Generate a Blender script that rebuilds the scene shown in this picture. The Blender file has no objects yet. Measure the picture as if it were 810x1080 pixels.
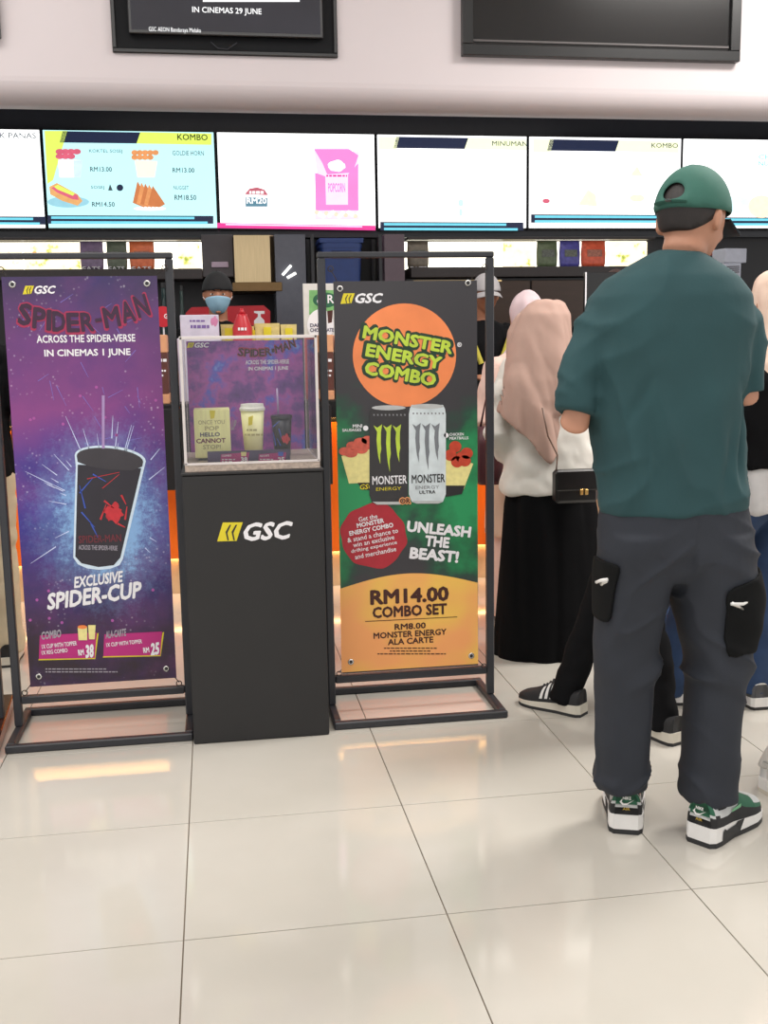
import bpy, bmesh, math, random
import numpy as np
from mathutils import Vector, Matrix
random.seed(7); np.random.seed(7)
PI = math.pi
scene = bpy.context.scene
COL = scene.collection

# ------------------------------------------------------------------ camera
CAM = np.array([0.11502907, -2.84239214, 1.30388897])
RGT = np.array([0.98727614, -0.15814208, -0.01664049])
UPV = np.array([0.04081345, 0.15086526, 0.98771146])
FWD = np.array([0.15368828, 0.97582312, -0.1554])
FPX = 1123.26
cd = bpy.data.cameras.new('camera'); cam = bpy.data.objects.new('camera', cd); COL.objects.link(cam)
cd.sensor_fit = 'VERTICAL'; cd.sensor_height = 24.0; cd.sensor_width = 18.0
cd.lens = 24.0 * FPX / 1080.0
cd.clip_start = 0.05; cd.clip_end = 100
mw = Matrix.Identity(4)
for i in range(3):
    mw[i][0] = RGT[i]; mw[i][1] = UPV[i]; mw[i][2] = -FWD[i]; mw[i][3] = CAM[i]
cam.matrix_world = mw
scene.camera = cam
scene.view_settings.view_transform = 'Standard'
scene.view_settings.look = 'None'
scene.view_settings.gamma = 1.0
scene.view_settings.use_curve_mapping = False
scene.view_settings.exposure = 0.4

# ------------------------------------------------------------------ world and hall lights
wd = bpy.data.worlds.new('world'); scene.world = wd; wd.use_nodes = True
wd.node_tree.nodes['Background'].inputs[0].default_value = (1.0, 0.985, 0.965, 1)
wd.node_tree.nodes['Background'].inputs[1].default_value = 0.8
def area(name, loc, target, sx, sy, power, col):
    l = bpy.data.lights.new(name, 'AREA'); l.shape = 'RECTANGLE'; l.size = sx; l.size_y = sy
    l.energy = power; l.color = col
    o = bpy.data.objects.new(name, l); COL.objects.link(o); o.location = loc
    d = Vector(target) - Vector(loc); o.rotation_euler = d.to_track_quat('-Z', 'Y').to_euler()
    return o
area('hall_light_front', (0.2, -1.2, 4.12), (0.2, -1.2, 0), 3.2, 2.4, 70, (1.0, 0.98, 0.95))
area('hall_light_side', (3.6, 0.9, 4.1), (3.6, 0.9, 0), 1.3, 1.0, 135, (1.0, 0.965, 0.92))
area('hall_light_far', (-1.6, 1.2, 4.1), (-1.6, 1.2, 0), 1.6, 1.2, 40, (1.0, 0.965, 0.92))
area('kitchen_light', (1.2, 3.75, 2.95), (1.2, 3.75, 0), 3.6, 0.4, 9, (1.0, 0.93, 0.85))

# ------------------------------------------------------------------ pixel helpers (photograph 810 x 1080)
def W(px, py, Y):
    d = FWD + RGT * ((px - 405) / FPX) - UPV * ((py - 540) / FPX)
    return CAM + d * ((Y - CAM[1]) / d[1])
def G(px, py, z=0.0):
    d = FWD + RGT * ((px - 405) / FPX) - UPV * ((py - 540) / FPX)
    return CAM + d * ((z - CAM[2]) / d[2])

# ------------------------------------------------------------------ materials
MATS = {}
def lin(c):
    return tuple((v / 255 / 12.92) if v / 255 <= 0.04045 else ((v / 255 + 0.055) / 1.055) ** 2.4 for v in c)
def M(name, rgb, rough=0.55, metal=0.0, var=0.05, scale=25.0, bump=0.0, emit=0.0, spec=0.5, stretch=None):
    if name in MATS: return MATS[name]
    m = bpy.data.materials.new(name); m.use_nodes = True; nt = m.node_tree; b = nt.nodes['Principled BSDF']
    c = lin(rgb)
    tc = nt.nodes.new('ShaderNodeTexCoord'); nz = nt.nodes.new('ShaderNodeTexNoise')
    nz.inputs['Scale'].default_value = scale; nz.inputs['Detail'].default_value = 4
    src = tc.outputs['Object']
    if stretch:
        mp = nt.nodes.new('ShaderNodeMapping'); mp.inputs['Scale'].default_value = stretch
        nt.links.new(src, mp.inputs[0]); src = mp.outputs[0]
    nt.links.new(src, nz.inputs['Vector'])
    rp = nt.nodes.new('ShaderNodeValToRGB')
    rp.color_ramp.elements[0].position = 0.3; rp.color_ramp.elements[1].position = 0.7
    rp.color_ramp.elements[0].color = tuple(max(0, v * (1 - var)) for v in c) + (1,)
    rp.color_ramp.elements[1].color = tuple(min(1, v * (1 + var)) for v in c) + (1,)
    nt.links.new(nz.outputs['Fac'], rp.inputs[0])
    nt.links.new(rp.outputs[0], b.inputs['Base Color'])
    b.inputs['Roughness'].default_value = rough; b.inputs['Metallic'].default_value = metal
    b.inputs['Specular IOR Level'].default_value = spec
    if bump:
        bp = nt.nodes.new('ShaderNodeBump'); bp.inputs['Strength'].default_value = bump; bp.inputs['Distance'].default_value = 0.002
        n2 = nt.nodes.new('ShaderNodeTexNoise'); n2.inputs['Scale'].default_value = scale * 12
        nt.links.new(tc.outputs['Object'], n2.inputs['Vector'])
        nt.links.new(n2.outputs['Fac'], bp.inputs['Height']); nt.links.new(bp.outputs[0], b.inputs['Normal'])
    if emit:
        nt.links.new(rp.outputs[0], b.inputs['Emission Color']); b.inputs['Emission Strength'].default_value = emit
        b.inputs['Base Color'].default_value = (0.02, 0.02, 0.02, 1)
        for l in list(b.inputs['Base Color'].links): nt.links.remove(l)
    MATS[name] = m
    return m
def node_mat(name):
    m = bpy.data.materials.new(name); m.use_nodes = True; MATS[name] = m
    return m, m.node_tree, m.node_tree.nodes['Principled BSDF']
def clear_mat(name, tint=(1, 1, 1), gloss=0.07, rough=0.03):
    if name in MATS: return MATS[name]
    m, nt, b = node_mat(name); nt.nodes.remove(b); out = nt.nodes['Material Output']
    t = nt.nodes.new('ShaderNodeBsdfTransparent'); t.inputs[0].default_value = tint + (1,)
    g = nt.nodes.new('ShaderNodeBsdfGlossy'); g.inputs['Roughness'].default_value = rough
    lw = nt.nodes.new('ShaderNodeFresnel'); lw.inputs[0].default_value = 1.45
    mx = nt.nodes.new('ShaderNodeMixShader')
    nt.links.new(lw.outputs[0], mx.inputs[0]); nt.links.new(t.outputs[0], mx.inputs[1]); nt.links.new(g.outputs[0], mx.inputs[2])
    nt.links.new(mx.outputs[0], out.inputs[0])
    return m

# ------------------------------------------------------------------ object helpers (world coordinates in, origin at the root)
ORG = {}
def empty(name, loc, label, cat, group=None):
    o = bpy.data.objects.new(name, None); COL.objects.link(o); o.location = loc; o.empty_display_size = 0.1
    ORG[o.name] = np.array(loc, float)
    o['label'] = label; o['category'] = cat
    if group: o['group'] = group
    return o
def tag(o, label, cat, group=None):
    o['label'] = label; o['category'] = cat
    if group: o['group'] = group
    return o
def structure(o): o['kind'] = 'structure'; return o
def mesh_obj(name, verts, faces, mat, parent=None, smooth=False, origin=None):
    v = np.asarray(verts, float).reshape(-1, 3)
    if parent is not None: org = ORG[parent.name]
    elif origin is not None: org = np.array(origin, float)
    else: org = np.array([v[:, 0].mean(), v[:, 1].mean(), v[:, 2].min()])
    me = bpy.data.meshes.new(name); me.from_pydata((v - org).tolist(), [], faces); me.update()
    if smooth: me.polygons.foreach_set('use_smooth', [True] * len(me.polygons))
    if mat is not None: me.materials.append(mat)
    o = bpy.data.objects.new(name, me); COL.objects.link(o)
    if parent is not None:
        o.parent = parent
    else: o.location = org
    ORG[o.name] = org
    return o
def bevelled(verts, faces, w, seg=2):
    bm = bmesh.new()
    vs = [bm.verts.new(v) for v in verts]
    for f in faces: bm.faces.new([vs[i] for i in f])
    bmesh.ops.recalc_face_normals(bm, faces=bm.faces)
    bmesh.ops.bevel(bm, geom=list(bm.edges), offset=w, segments=seg, affect='EDGES', profile=0.5)
    bm.verts.ensure_lookup_table()
    for i, v in enumerate(bm.verts): v.index = i
    V = [tuple(v.co) for v in bm.verts]; F = [[v.index for v in f.verts] for f in bm.faces]
    bm.free(); return V, F
BOXF = [(0, 3, 2, 1), (4, 5, 6, 7), (0, 1, 5, 4), (1, 2, 6, 5), (2, 3, 7, 6), (3, 0, 4, 7)]
def boxv(lo, hi):
    (a, b, c), (d, e, f) = lo, hi
    return [(a, b, c), (d, b, c), (d, e, c), (a, e, c), (a, b, f), (d, b, f), (d, e, f), (a, e, f)]
def box(name, lo, hi, mat, parent=None, bev=0.003, rot=0, **k):
    V, F = boxv(lo, hi), BOXF
    if rot:
        c = (np.array(lo) + np.array(hi)) / 2; cs, sn = math.cos(rot), math.sin(rot)
        V = [(c[0] + (x - c[0]) * cs - (y - c[1]) * sn, c[1] + (x - c[0]) * sn + (y - c[1]) * cs, z) for x, y, z in V]
    if bev: V, F = bevelled(V, F, bev, 1)
    return mesh_obj(name, V, F, mat, parent, **k)
def boxes(name, lst, mat, parent=None, **k):
    V, F = [], []
    for lo, hi in lst:
        n = len(V); V += boxv(lo, hi); F += [[i + n for i in f] for f in BOXF]
    return mesh_obj(name, V, F, mat, parent, **k)
def loft_rings(rings, cap=True):
    n = len(rings[0]); V = [tuple(p) for r in rings for p in r]; F = []
    for i in range(len(rings) - 1):
        for j in range(n):
            a, b = i * n + j, i * n + (j + 1) % n
            F.append([a, b, b + n, a + n])
    if cap:
        V.append(tuple(np.mean(rings[0], axis=0))); c = len(V) - 1
        F += [[(j + 1) % n, j, c] for j in range(n)]
        V.append(tuple(np.mean(rings[-1], axis=0))); c = len(V) - 1; o = (len(rings) - 1) * n
        F += [[o + j, o + (j + 1) % n, c] for j in range(n)]
    return V, F
def ring(c, a, b, n=24, sup=2.0):
    """horizontal super-ellipse"""
    out = []
    for j in range(n):
        t = 2 * PI * j / n; cx, sy = math.cos(t), math.sin(t)
        out.append((c[0] + a * math.copysign(abs(cx) ** (2 / sup), cx), c[1] + b * math.copysign(abs(sy) ** (2 / sup), sy), c[2]))
    return out
def limb(path, radii, n=14, flat=1.0, flatdir=None):
    """tube along path; radii scalar per point"""
    P = [np.array(p, float) for p in path]; rings = []
    up = np.array(flatdir if flatdir is not None else (0.13, 0.2, 0.97), float)
    for i, p in enumerate(P):
        d = P[min(i + 1, len(P) - 1)] - P[max(i - 1, 0)]; d /= np.linalg.norm(d) + 1e-9
        a = np.cross(d, up)
        if np.linalg.norm(a) < 1e-3: a = np.cross(d, (1, 0, 0.1))
        a /= np.linalg.norm(a); b = np.cross(d, a)
        rings.append([p + a * radii[i] * math.cos(2 * PI * j / n) + b * radii[i] * flat * math.sin(2 * PI * j / n) for j in range(n)])
    return loft_rings(rings)
def ellipsoid(c, r, nu=16, nv=10):
    rings = []
    for i in range(1, nv):
        t = PI * i / nv
        rings.append([(c[0] + r[0] * math.sin(t) * math.cos(2 * PI * j / nu), c[1] + r[1] * math.sin(t) * math.sin(2 * PI * j / nu), c[2] - r[2] * math.cos(t)) for j in range(nu)])
    return loft_rings(rings)
def lathe(profile, c, n=24):
    return loft_rings([[(c[0] + r * math.cos(2 * PI * j / n), c[1] + r * math.sin(2 * PI * j / n), c[2] + z) for j in range(n)] for r, z in profile])
def join(parts):
    V, F = [], []
    for v, f in parts:
        n = len(V); V += [tuple(p) for p in v]; F += [[i + n for i in g] for g in f]
    return V, F
def tube(name, path, rad, mat, parent=None, n=8, **k):
    V, F = limb(path, [rad] * len(path), n); return mesh_obj(name, V, F, mat, parent, smooth=True, **k)
DG = None
def evaluated(o):
    dg = bpy.context.evaluated_depsgraph_get()
    me = bpy.data.meshes.new_from_object(o.evaluated_get(dg)); old = o.data
    o.modifiers.clear(); o.data = me; bpy.data.meshes.remove(old); return o
# vectorised value noise for cloth folds
_perm = np.random.permutation(4096); _val = np.random.rand(4096) * 2 - 1
def vnoise(p):
    i = np.floor(p).astype(int); f = p - i; f = f * f * (3 - 2 * f); r = 0
    for dx in (0, 1):
        for dy in (0, 1):
            for dz in (0, 1):
                h = _val[(_perm[(_perm[(i[:, 0] + dx) & 4095] + i[:, 1] + dy) & 4095] + i[:, 2] + dz) & 4095]
                r = r + h * (f[:, 0] if dx else 1 - f[:, 0]) * (f[:, 1] if dy else 1 - f[:, 1]) * (f[:, 2] if dz else 1 - f[:, 2])
    return r
def ridge(q, p=3.0): return (1 - np.abs(vnoise(q))) ** p
def folds(amp, sx, sy, sz, seed=0, shear=0.0, mask=None):
    def f(co, no):
        q = np.stack([co[:, 0] * sx + co[:, 2] * shear, co[:, 1] * sy + co[:, 2] * shear * .5, co[:, 2] * sz], 1) + seed * 7.3 + 50
        d = vnoise(q); d = np.abs(d) * 2 - 0.6 + 0.5 * vnoise(q * 2.1 + 9)
        d = d * amp
        if mask is not None: d = d * mask(co)
        return co + no * d[:, None]
    return f
def solid(name, parts, mat, parent, voxel=0.01, smooth=5, disp=None):
    V, F = join(parts)
    o = mesh_obj(name, V, F, mat, parent)
    r = o.modifiers.new('r', 'REMESH'); r.mode = 'VOXEL'; r.voxel_size = voxel; r.use_smooth_shade = True
    s = o.modifiers.new('s', 'SMOOTH'); s.factor = 0.5; s.iterations = smooth
    evaluated(o)
    me = o.data
    if disp is not None:
        n = len(me.vertices); co = np.zeros(n * 3); no = np.zeros(n * 3)
        me.vertices.foreach_get('co', co); me.vertices.foreach_get('normal', no)
        co = co.reshape(-1, 3) + ORG[o.name]; no = no.reshape(-1, 3)
        for d in (disp if isinstance(disp, (list, tuple)) else [disp]): co = d(co, no)
        me.vertices.foreach_set('co', (co - ORG[o.name]).ravel()); me.update()
    me.polygons.foreach_set('use_smooth', [True] * len(me.polygons))
    if not me.materials: me.materials.append(mat)
    return o

# ------------------------------------------------------------------ flat print helpers
def text_mesh(s, bold=0.0):
    cu = bpy.data.curves.new('t', 'FONT'); cu.body = s; cu.resolution_u = 2; cu.size = 1.0
    ob = bpy.data.objects.new('t', cu); COL.objects.link(ob)
    dg = bpy.context.evaluated_depsgraph_get()
    me = bpy.data.meshes.new_from_object(ob.evaluated_get(dg))
    n = len(me.vertices); co = np.zeros(n * 3); me.vertices.foreach_get('co', co); co = co.reshape(-1, 3)
    F = [list(p.vertices) for p in me.polygons]
    bpy.data.objects.remove(ob); bpy.data.curves.remove(cu); bpy.data.meshes.remove(me)
    if bold > .004:
        k = 4 if bold < .03 else (6 if bold < .07 else 10); cs = []; fs = []
        for i in range(k):
            a = 2 * PI * (i + .5) / k
            cs.append(co + [bold * math.cos(a), bold * math.sin(a), i * 5e-5]); fs += [[v + i * n for v in f] for f in F]
        co = np.concatenate(cs); F = fs
    return co, F
TC = {}
def T(s, x0, y0, x1, y1, Y, mat, parent, layer=1, rot=0, shear=0.0, bold=0.02, name='lettering', lift=0.0):
    """text fitted to a pixel box on the plane y=Y (facing -y)"""
    key = (s, bold)
    if key not in TC: TC[key] = text_mesh(s, bold)
    co, F = TC[key]; co = co.copy()
    lo, hi = co.min(0), co.max(0); c = (lo + hi) / 2
    w = W(x1, (y0 + y1) / 2, Y)[0] - W(x0, (y0 + y1) / 2, Y)[0]
    h = W((x0 + x1) / 2, y0, Y)[2] - W((x0 + x1) / 2, y1, Y)[2]
    ctr = W((x0 + x1) / 2, (y0 + y1) / 2, Y)
    a = math.radians(rot)
    if shear: w = max(w - shear * h, w * .5)
    X = (co[:, 0] - c[0]) / (hi[0] - lo[0]) * w; Z = (co[:, 1] - c[1]) / (hi[1] - lo[1] + 1e-9) * h
    X = X + Z * shear
    x = X * math.cos(a) - Z * math.sin(a); z = X * math.sin(a) + Z * math.cos(a)
    V = np.stack([ctr[0] + x, Y - 0.0006 * layer - lift - co[:, 2], ctr[2] + z], 1)
    return mesh_obj(name, V, F, mat, parent)
def poly(name, pts, Y, mat, parent, layer=1):
    V = [W(x, y, Y) for x, y in pts]
    V = [(v[0], Y - 0.0006 * layer, v[2]) for v in V]
    return mesh_obj(name, V, [list(range(len(V) - 1, -1, -1))], mat, parent)
def disc(name, cx, cy, rx, ry, Y, mat, parent, layer=1, n=40, wob=0.0):
    return poly(name, [(cx + rx * (1 + wob * math.sin(7 * t) * math.sin(3 * t + 1)) * math.cos(t), cy + ry * (1 + wob * math.sin(5 * t + 2)) * math.sin(t)) for t in [2 * PI * i / n for i in range(n)]], Y, mat, parent, layer)
def stroke(name, p0, p1, wpx, Y, mat, parent, layer=1, w2=None):
    (x0, y0), (x1, y1) = p0, p1; l = math.hypot(x1 - x0, y1 - y0) + 1e-9; nx, ny = -(y1 - y0) / l, (x1 - x0) / l
    w2 = wpx if w2 is None else w2
    return poly(name, [(x0 + nx * wpx / 2, y0 + ny * wpx / 2), (x1 + nx * w2 / 2, y1 + ny * w2 / 2), (x1 - nx * w2 / 2, y1 - ny * w2 / 2), (x0 - nx * wpx / 2, y0 - ny * wpx / 2)], Y, mat, parent, layer)
def small_print(rows, Y, mat, par, layer=3):
    for x0, x1, y, h in rows:
        x = x0; k = 0
        while x < x1 - 1:
            w_ = min(x1 - x, 2.2 + (k * 37 % 29) / 10); poly('small_print', [(x, y - h / 2), (x + w_, y - h / 2), (x + w_, y + h / 2), (x, y + h / 2)], Y, mat, par, layer); x += w_ + .9; k += 1
def cinema_logo(x0, y0, x1, y1, Y, parent, layer=1, ym=None, wm=None):
    """yellow leaning square with dark curves, then slanted white GSC"""
    w = x1 - x0; s = (y1 - y0) * .3; xi = x0 + w * .29
    poly('logo_mark', [(x0 + s, y0), (xi + s * .6, y0 - .2), (xi - s * .5, y1 - .6), (x0, y1)], Y, ym or PY, parent, layer)
    for k, fx in enumerate((.35, .62)):
        cx = x0 + s * .5 + (xi - x0) * fx; h = y1 - y0
        poly('logo_curve', [(cx + h * .10, y0 + h * .12), (cx - h * .12, y0 + h * .5), (cx - h * .02, y1 - h * .06), (cx + h * .06, y1 - h * .06), (cx - .02 * h, y0 + h * .55), (cx + h * .18, y0 + h * .12)], Y, PINK_BLACK, parent, layer + 1)
    T('GSC', xi + w * .02, y0 - (y1 - y0) * .03, x1, y1 - (y1 - y0) * .06, Y, wm or PW, parent, layer, shear=.28, bold=.035)

PW = M('print_white', (238, 236, 240), .5, var=.01)
PY = M('print_yellow', (222, 205, 40), .5, var=.03)
PINK_BLACK = M('print_black', (38, 36, 38), .5, var=.03)
PMAG = M('print_magenta', (186, 38, 122), .5, var=.08, scale=8)
PRED = M('print_red', (176, 38, 52), .5, var=.06)
PDRED = M('print_dark_red', (62, 22, 36), .5, var=.05)
PLIME = M('print_lime', (190, 214, 70), .5, var=.12, scale=14)
PDG = M('print_dark_green', (34, 62, 44), .5, var=.08)
PBRN = M('print_brown', (70, 30, 22), .5, var=.05)
PGREY = M('print_grey', (165, 158, 170), .5, var=.05)
PBLUE = M('print_blue', (60, 90, 190), .5, var=.1)
PCREAM = M('print_cream', (236, 224, 150), .5, var=.08, scale=60)
POR = M('print_orange', (240, 135, 70), .5, var=.10, scale=9)
CHROME = M('eyelet_metal', (205, 203, 200), .25, metal=.9, var=.03)
BLK_METAL = M('black_powder_coat', (48, 49, 54), .45, var=.06, bump=.05)

# ================================================================== THE SETTING
# ---- floor: grout slab with separate polished tiles
def tile_material():
    m, nt, b = node_mat('polished_tile')
    tc = nt.nodes.new('ShaderNodeTexCoord'); oi = nt.nodes.new('ShaderNodeObjectInfo')
    ad = nt.nodes.new('ShaderNodeVectorMath'); ad.operation = 'ADD'
    sc = nt.nodes.new('ShaderNodeVectorMath'); sc.operation = 'SCALE'; sc.inputs['Scale'].default_value = 1.0
    nt.links.new(oi.outputs['Location'], sc.inputs[0]); nt.links.new(tc.outputs['Object'], ad.inputs[0]); nt.links.new(sc.outputs[0], ad.inputs[1])
    nz = nt.nodes.new('ShaderNodeTexNoise'); nz.inputs['Scale'].default_value = 2.2; nz.inputs['Detail'].default_value = 6
    nt.links.new(ad.outputs[0], nz.inputs['Vector'])
    rp = nt.nodes.new('ShaderNodeValToRGB')
    rp.color_ramp.elements[0].position = .3; rp.color_ramp.elements[1].position = .7
    rp.color_ramp.elements[0].color = lin((190, 185, 175)) + (1,); rp.color_ramp.elements[1].color = lin((199, 194, 185)) + (1,)
    nt.links.new(nz.outputs['Fac'], rp.inputs[0]); nt.links.new(rp.outputs[0], b.inputs['Base Color'])
    b.inputs['Roughness'].default_value = .085; b.inputs['Specular IOR Level'].default_value = .5
    return m
floor = structure(box('floor', (-4.2, -4.2, -.12), (6.6, 5.1, -.004), M('grout', (120, 108, 94), .8), bev=0))
TM = tile_material()
tv, tf = bevelled(boxv((-.2985, -.2985, -.012), (.2985, .2985, 0)), BOXF, .0006, 1)
tme = bpy.data.meshes.new('tile'); tme.from_pydata([tuple(v) for v in tv], [], tf); tme.materials.append(TM)
for i in range(-7, 11):
    for j in range(-7, 5):
        if j == 4 and False: continue
        t = bpy.data.objects.new('tile', tme); COL.objects.link(t); t.parent = floor
        t.location = (np.array([i * .6 + .3, j * .6 + .3, random.uniform(-.0006, 0)]) - ORG[floor.name]).tolist()

WALL = M('painted_wall', (196, 187, 189), .6, var=.012, scale=3, bump=.04)
DARKW = M('dark_panel', (34, 34, 38), .5, var=.08, scale=6)
CEIL = M('ceiling_paint', (225, 222, 218), .8, var=.01)
YS = 2.85
# soffit wall with a rounded lower lip
prof = [(YS, 4.2), (YS, 2.632)]
for k in range(1, 9):
    a = PI / 2 * k / 8; prof.append((YS + .13 * (1 - math.cos(a)), 2.632 - .115 * math.sin(a)))
prof += [(YS + .2, 2.517), (YS + .2, 4.2)]
x0w, x1w = -4.2, 6.6
V = [(x0w, y, z) for y, z in prof] + [(x1w, y, z) for y, z in prof]; n = len(prof)
F = [[i, i + 1, n + i + 1, n + i] for i in range(n - 1)] + [list(range(n - 1, -1, -1)), list(range(n, 2 * n)), [n - 1, 0, n, 2 * n - 1]]
w = structure(mesh_obj('wall_upper', V, F, WALL))
w.data.polygons.foreach_set('use_smooth', [1 < i < 10 for i in range(len(w.data.polygons))])
structure(box('ceiling', (-4.2, -4.2, 4.2), (6.6, YS + .2, 4.3), CEIL, bev=0))
structure(box('wall_back', (-4.2, 5.0, 0), (6.6, 5.1, 3.1), DARKW, bev=0))
structure(box('ceiling_kitchen', (-4.2, YS + .2, 3.0), (6.6, 5.0, 3.1), M('dark_ceiling', (40, 40, 44), .7), bev=0))
# dark fascia the menu screens hang on
structure(box('trim_1', (-4.2, 4.88, 2.06), (6.6, 5.0, 3.0), M('fascia', (44, 46, 54), .35, var=.05), bev=0))

# ---- things on the soffit wall
BZ = M('tv_bezel', (20, 20, 22), .3, var=.05)
SCR_OFF = M('dark_screen', (17, 16, 18), .18, var=.05)
def frame_strips(nm, x0, z0, x1, z1, w, ya, yb, mat, par):
    for lo, hi in (((x0, ya, z0), (x1, yb, z0 + w)), ((x0, ya, z1 - w), (x1, yb, z1)), ((x0, ya, z0 + w), (x0 + w, yb, z1 - w)), ((x1 - w, ya, z0 + w), (x1, yb, z1 - w))):
        box(nm, lo, hi, mat, par, bev=.003)
tvn = empty('wall_television', (.255, YS, 2.748), 'wall television in a black niche showing IN CINEMAS 29 JUNE', 'television')
box('niche_back', (-.306, YS - .012, 2.75), (.811, YS, 3.42), M('niche_black', (14, 15, 18), .7, spec=.2), tvn)
frame_strips('niche_edge', -.306, 2.75, .811, 3.42, .02, YS - .02, YS - .012, BZ, tvn)
box('bezel', (-.222, YS - .05, 2.832), (.735, YS - .012, 3.38), M('tv_case', (24, 24, 27), .25), tvn, bev=.004)
box('screen', (-.208, YS - .052, 2.85), (.722, YS - .049, 3.366), M('tv_picture', (52, 50, 60), .5, var=.25, scale=3, emit=.5, spec=.15), tvn, bev=0)
EW = M('screen_text_white', (250, 250, 250), emit=1.0)
T('IN CINEMAS 29 JUNE', 203, 8, 276, 16, YS - .053, EW, tvn, bold=.012)
T('GSC AEON Bandaraya Melaka', 157, 29, 212, 35, YS - .053, EW, tvn, bold=0)
poly('picture_strip', [(214, -3), (316, -3), (316, 2), (214, 2)], YS - .053, EW, tvn)
tube('cable', [W(222, 44, YS - .03), W(230, 51, YS - .03), W(240, 52, YS - .03), W(250, 45, YS - .03)], .003, M('cable_black', (25, 27, 36), .5), tvn)
fr = empty('wall_display', (2.2, YS, 2.772), 'large switched-off black display panel with a raised frame on the white wall', 'display')
frame_strips('frame', 1.456, 2.772, 2.981, 3.6, .055, YS - .05, YS, BZ, fr)
box('screen', (1.51, YS - .03, 2.826), (2.926, YS - .01, 3.55), SCR_OFF, fr, bev=0)
box('inner_trim', (1.515, YS - .036, 2.842), (2.92, YS - .03, 2.852), M('grey_trim', (72, 66, 66), .4), fr, bev=0)
fr2 = empty('wall_display', (-1.7, YS, 2.8), 'black display at the upper left edge of the wall, mostly cut off', 'display')
frame_strips('frame', -2.45, 2.8, W(1.5, 40, YS)[0], 3.55, .05, YS - .05, YS, BZ, fr2)
box('screen', (-2.4, YS - .03, 2.85), (W(1.5, 40, YS)[0] - .05, YS - .01, 3.5), SCR_OFF, fr2, bev=0)

# ---- menu screens
YM = 4.80
zb, zt = 2.118, 2.748
xb = [-2.03, -.945, .2, 1.305, 2.403, 3.569, 4.72]
S_WHITE = M('screen_white', (255, 255, 255), emit=1.5, var=0)
S_CYAN = M('screen_cyan', (190, 246, 250), emit=1.0, var=.02, scale=3)
S_LIME = M('screen_lime', (212, 236, 96), emit=1.0, var=.02)
S_PALELIME = M('screen_pale_lime', (246, 250, 200), emit=1.15, var=.02)
S_NAVY = M('screen_navy', (22, 34, 66), emit=.8, var=.05)
S_TEAL = M('screen_teal', (110, 205, 225), emit=1.0, var=.04)
S_TXT = M('screen_dark_text', (60, 78, 84), emit=.8)
S_BLACK = M('screen_black_text', (14, 16, 18), emit=.4)
S_FAINT = M('screen_faint', (232, 236, 228), emit=1.1)
S_PINK = M('screen_pink', (243, 130, 200), emit=1.0, var=.06, scale=5)
S_PALEPINK = M('screen_pale_pink', (255, 205, 240), emit=1.1, var=.03)
S_HOT = M('screen_hot_pink', (232, 60, 150), emit=.9)
S_BRN = M('screen_nugget', (226, 150, 92), emit=.9, var=.1, scale=40)
S_PALEBRN = M('screen_pale_nugget', (252, 226, 196), emit=1.1, var=.05, scale=40)
S_RED = M('screen_sausage', (214, 96, 120), emit=.9, var=.1, scale=40)
S_BUN = M('screen_bun', (226, 168, 104), emit=.9, var=.08, scale=40)
S_WARM = M('screen_edge_light', (240, 225, 190), emit=.6)
scr_labels = ['menu screen at the far left edge ending in PANAS', 'menu screen with hot dog, sausages and nuggets on pale blue under a lime KOMBO corner',
              'menu screen showing a pink popcorn bag above a magenta bar', 'nearly white menu screen headed MINUMAN', 'pale menu screen with KOMBO in its corner, left of the green cap',
              'menu screen at the right edge, partly behind the green cap']
SCR = []
for k in range(6):
    xa, xz = xb[k] + .012, xb[k + 1] - .012
    s = empty('menu_screen', ((xa + xz) / 2, YM + .06, zb), scr_labels[k], 'menu screen', 'row of menu screens above the counter')
    box('case', (xa - .006, YM + .012, zb - .012), (xz + .006, YM + .08, zt + .012), BZ, s)
    box('screen', (xa, YM, zb), (xz, YM + .011, zt), S_CYAN if k == 1 else S_WHITE, s, bev=0)
    SCR.append(s)
YP = YM
def fb(s, px0, px1, lime, navyx, head, hx):
    """header corners, dark notch, bottom bars"""
    poly('header_band', [(px0, 138 + (px0 - 45) * .0165), (px0 + 24, 138 + (px0 - 45) * .0165), (px0 + 9, 190), (px0 + 3, 194)] if lime is S_LIME else [(px0, 138 + (px0 - 45) * .0165), (px0 + 22, 138.5 + (px0 - 45) * .0165), (px0 + 19, 152 + (px0 - 45) * .0165), (px0, 152 + (px0 - 45) * .0165)], YP, lime, s)
    y = 138 + (navyx[0] - 45) * .0165
    poly('header_notch', [(navyx[0], y), (navyx[1], y + 1.3), (navyx[1] - 4, y + 13), (navyx[0] - 3, y + 12)], YP, S_NAVY, s)
    poly('header_band', [(navyx[1], y + 1), (px1, y + 2.5), (px1, y + 14.5), (navyx[1] - 4, y + 13)], YP, lime, s)
    T(head, hx[0], hx[1], hx[2], hx[3], YP, S_BLACK if lime is S_LIME else S_TXT, s, 3, bold=.015)
def bars(s, px0, px1, y0, full=True):
    poly('ticker_bar', [(px0, y0), (px1, y0 + (px1 - px0) * .004), (px1, y0 + 9), (px0, y0 + 9)], YP, S_NAVY, s, 2)
    for yy, fr_ in ((y0 + 1.2, .92), (y0 + 6.2, 1.0)):
        poly('ticker_text', [(px0 + 4, yy), (px0 + (px1 - px0) * fr_ - 6, yy + .5), (px0 + (px1 - px0) * fr_ - 6, yy + 3), (px0 + 4, yy + 2.6)], YP, S_TEAL, s, 3)
s = SCR[0]
T('K PANAS', 0, 140, 38, 146, YP, S_TXT, s, bold=.012); bars(s, -40, 48, 228)
s = SCR[1]; fb(s, 47, 223, S_LIME, (66, 148), 'KOMBO', (187, 141.5, 219, 148))
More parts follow.
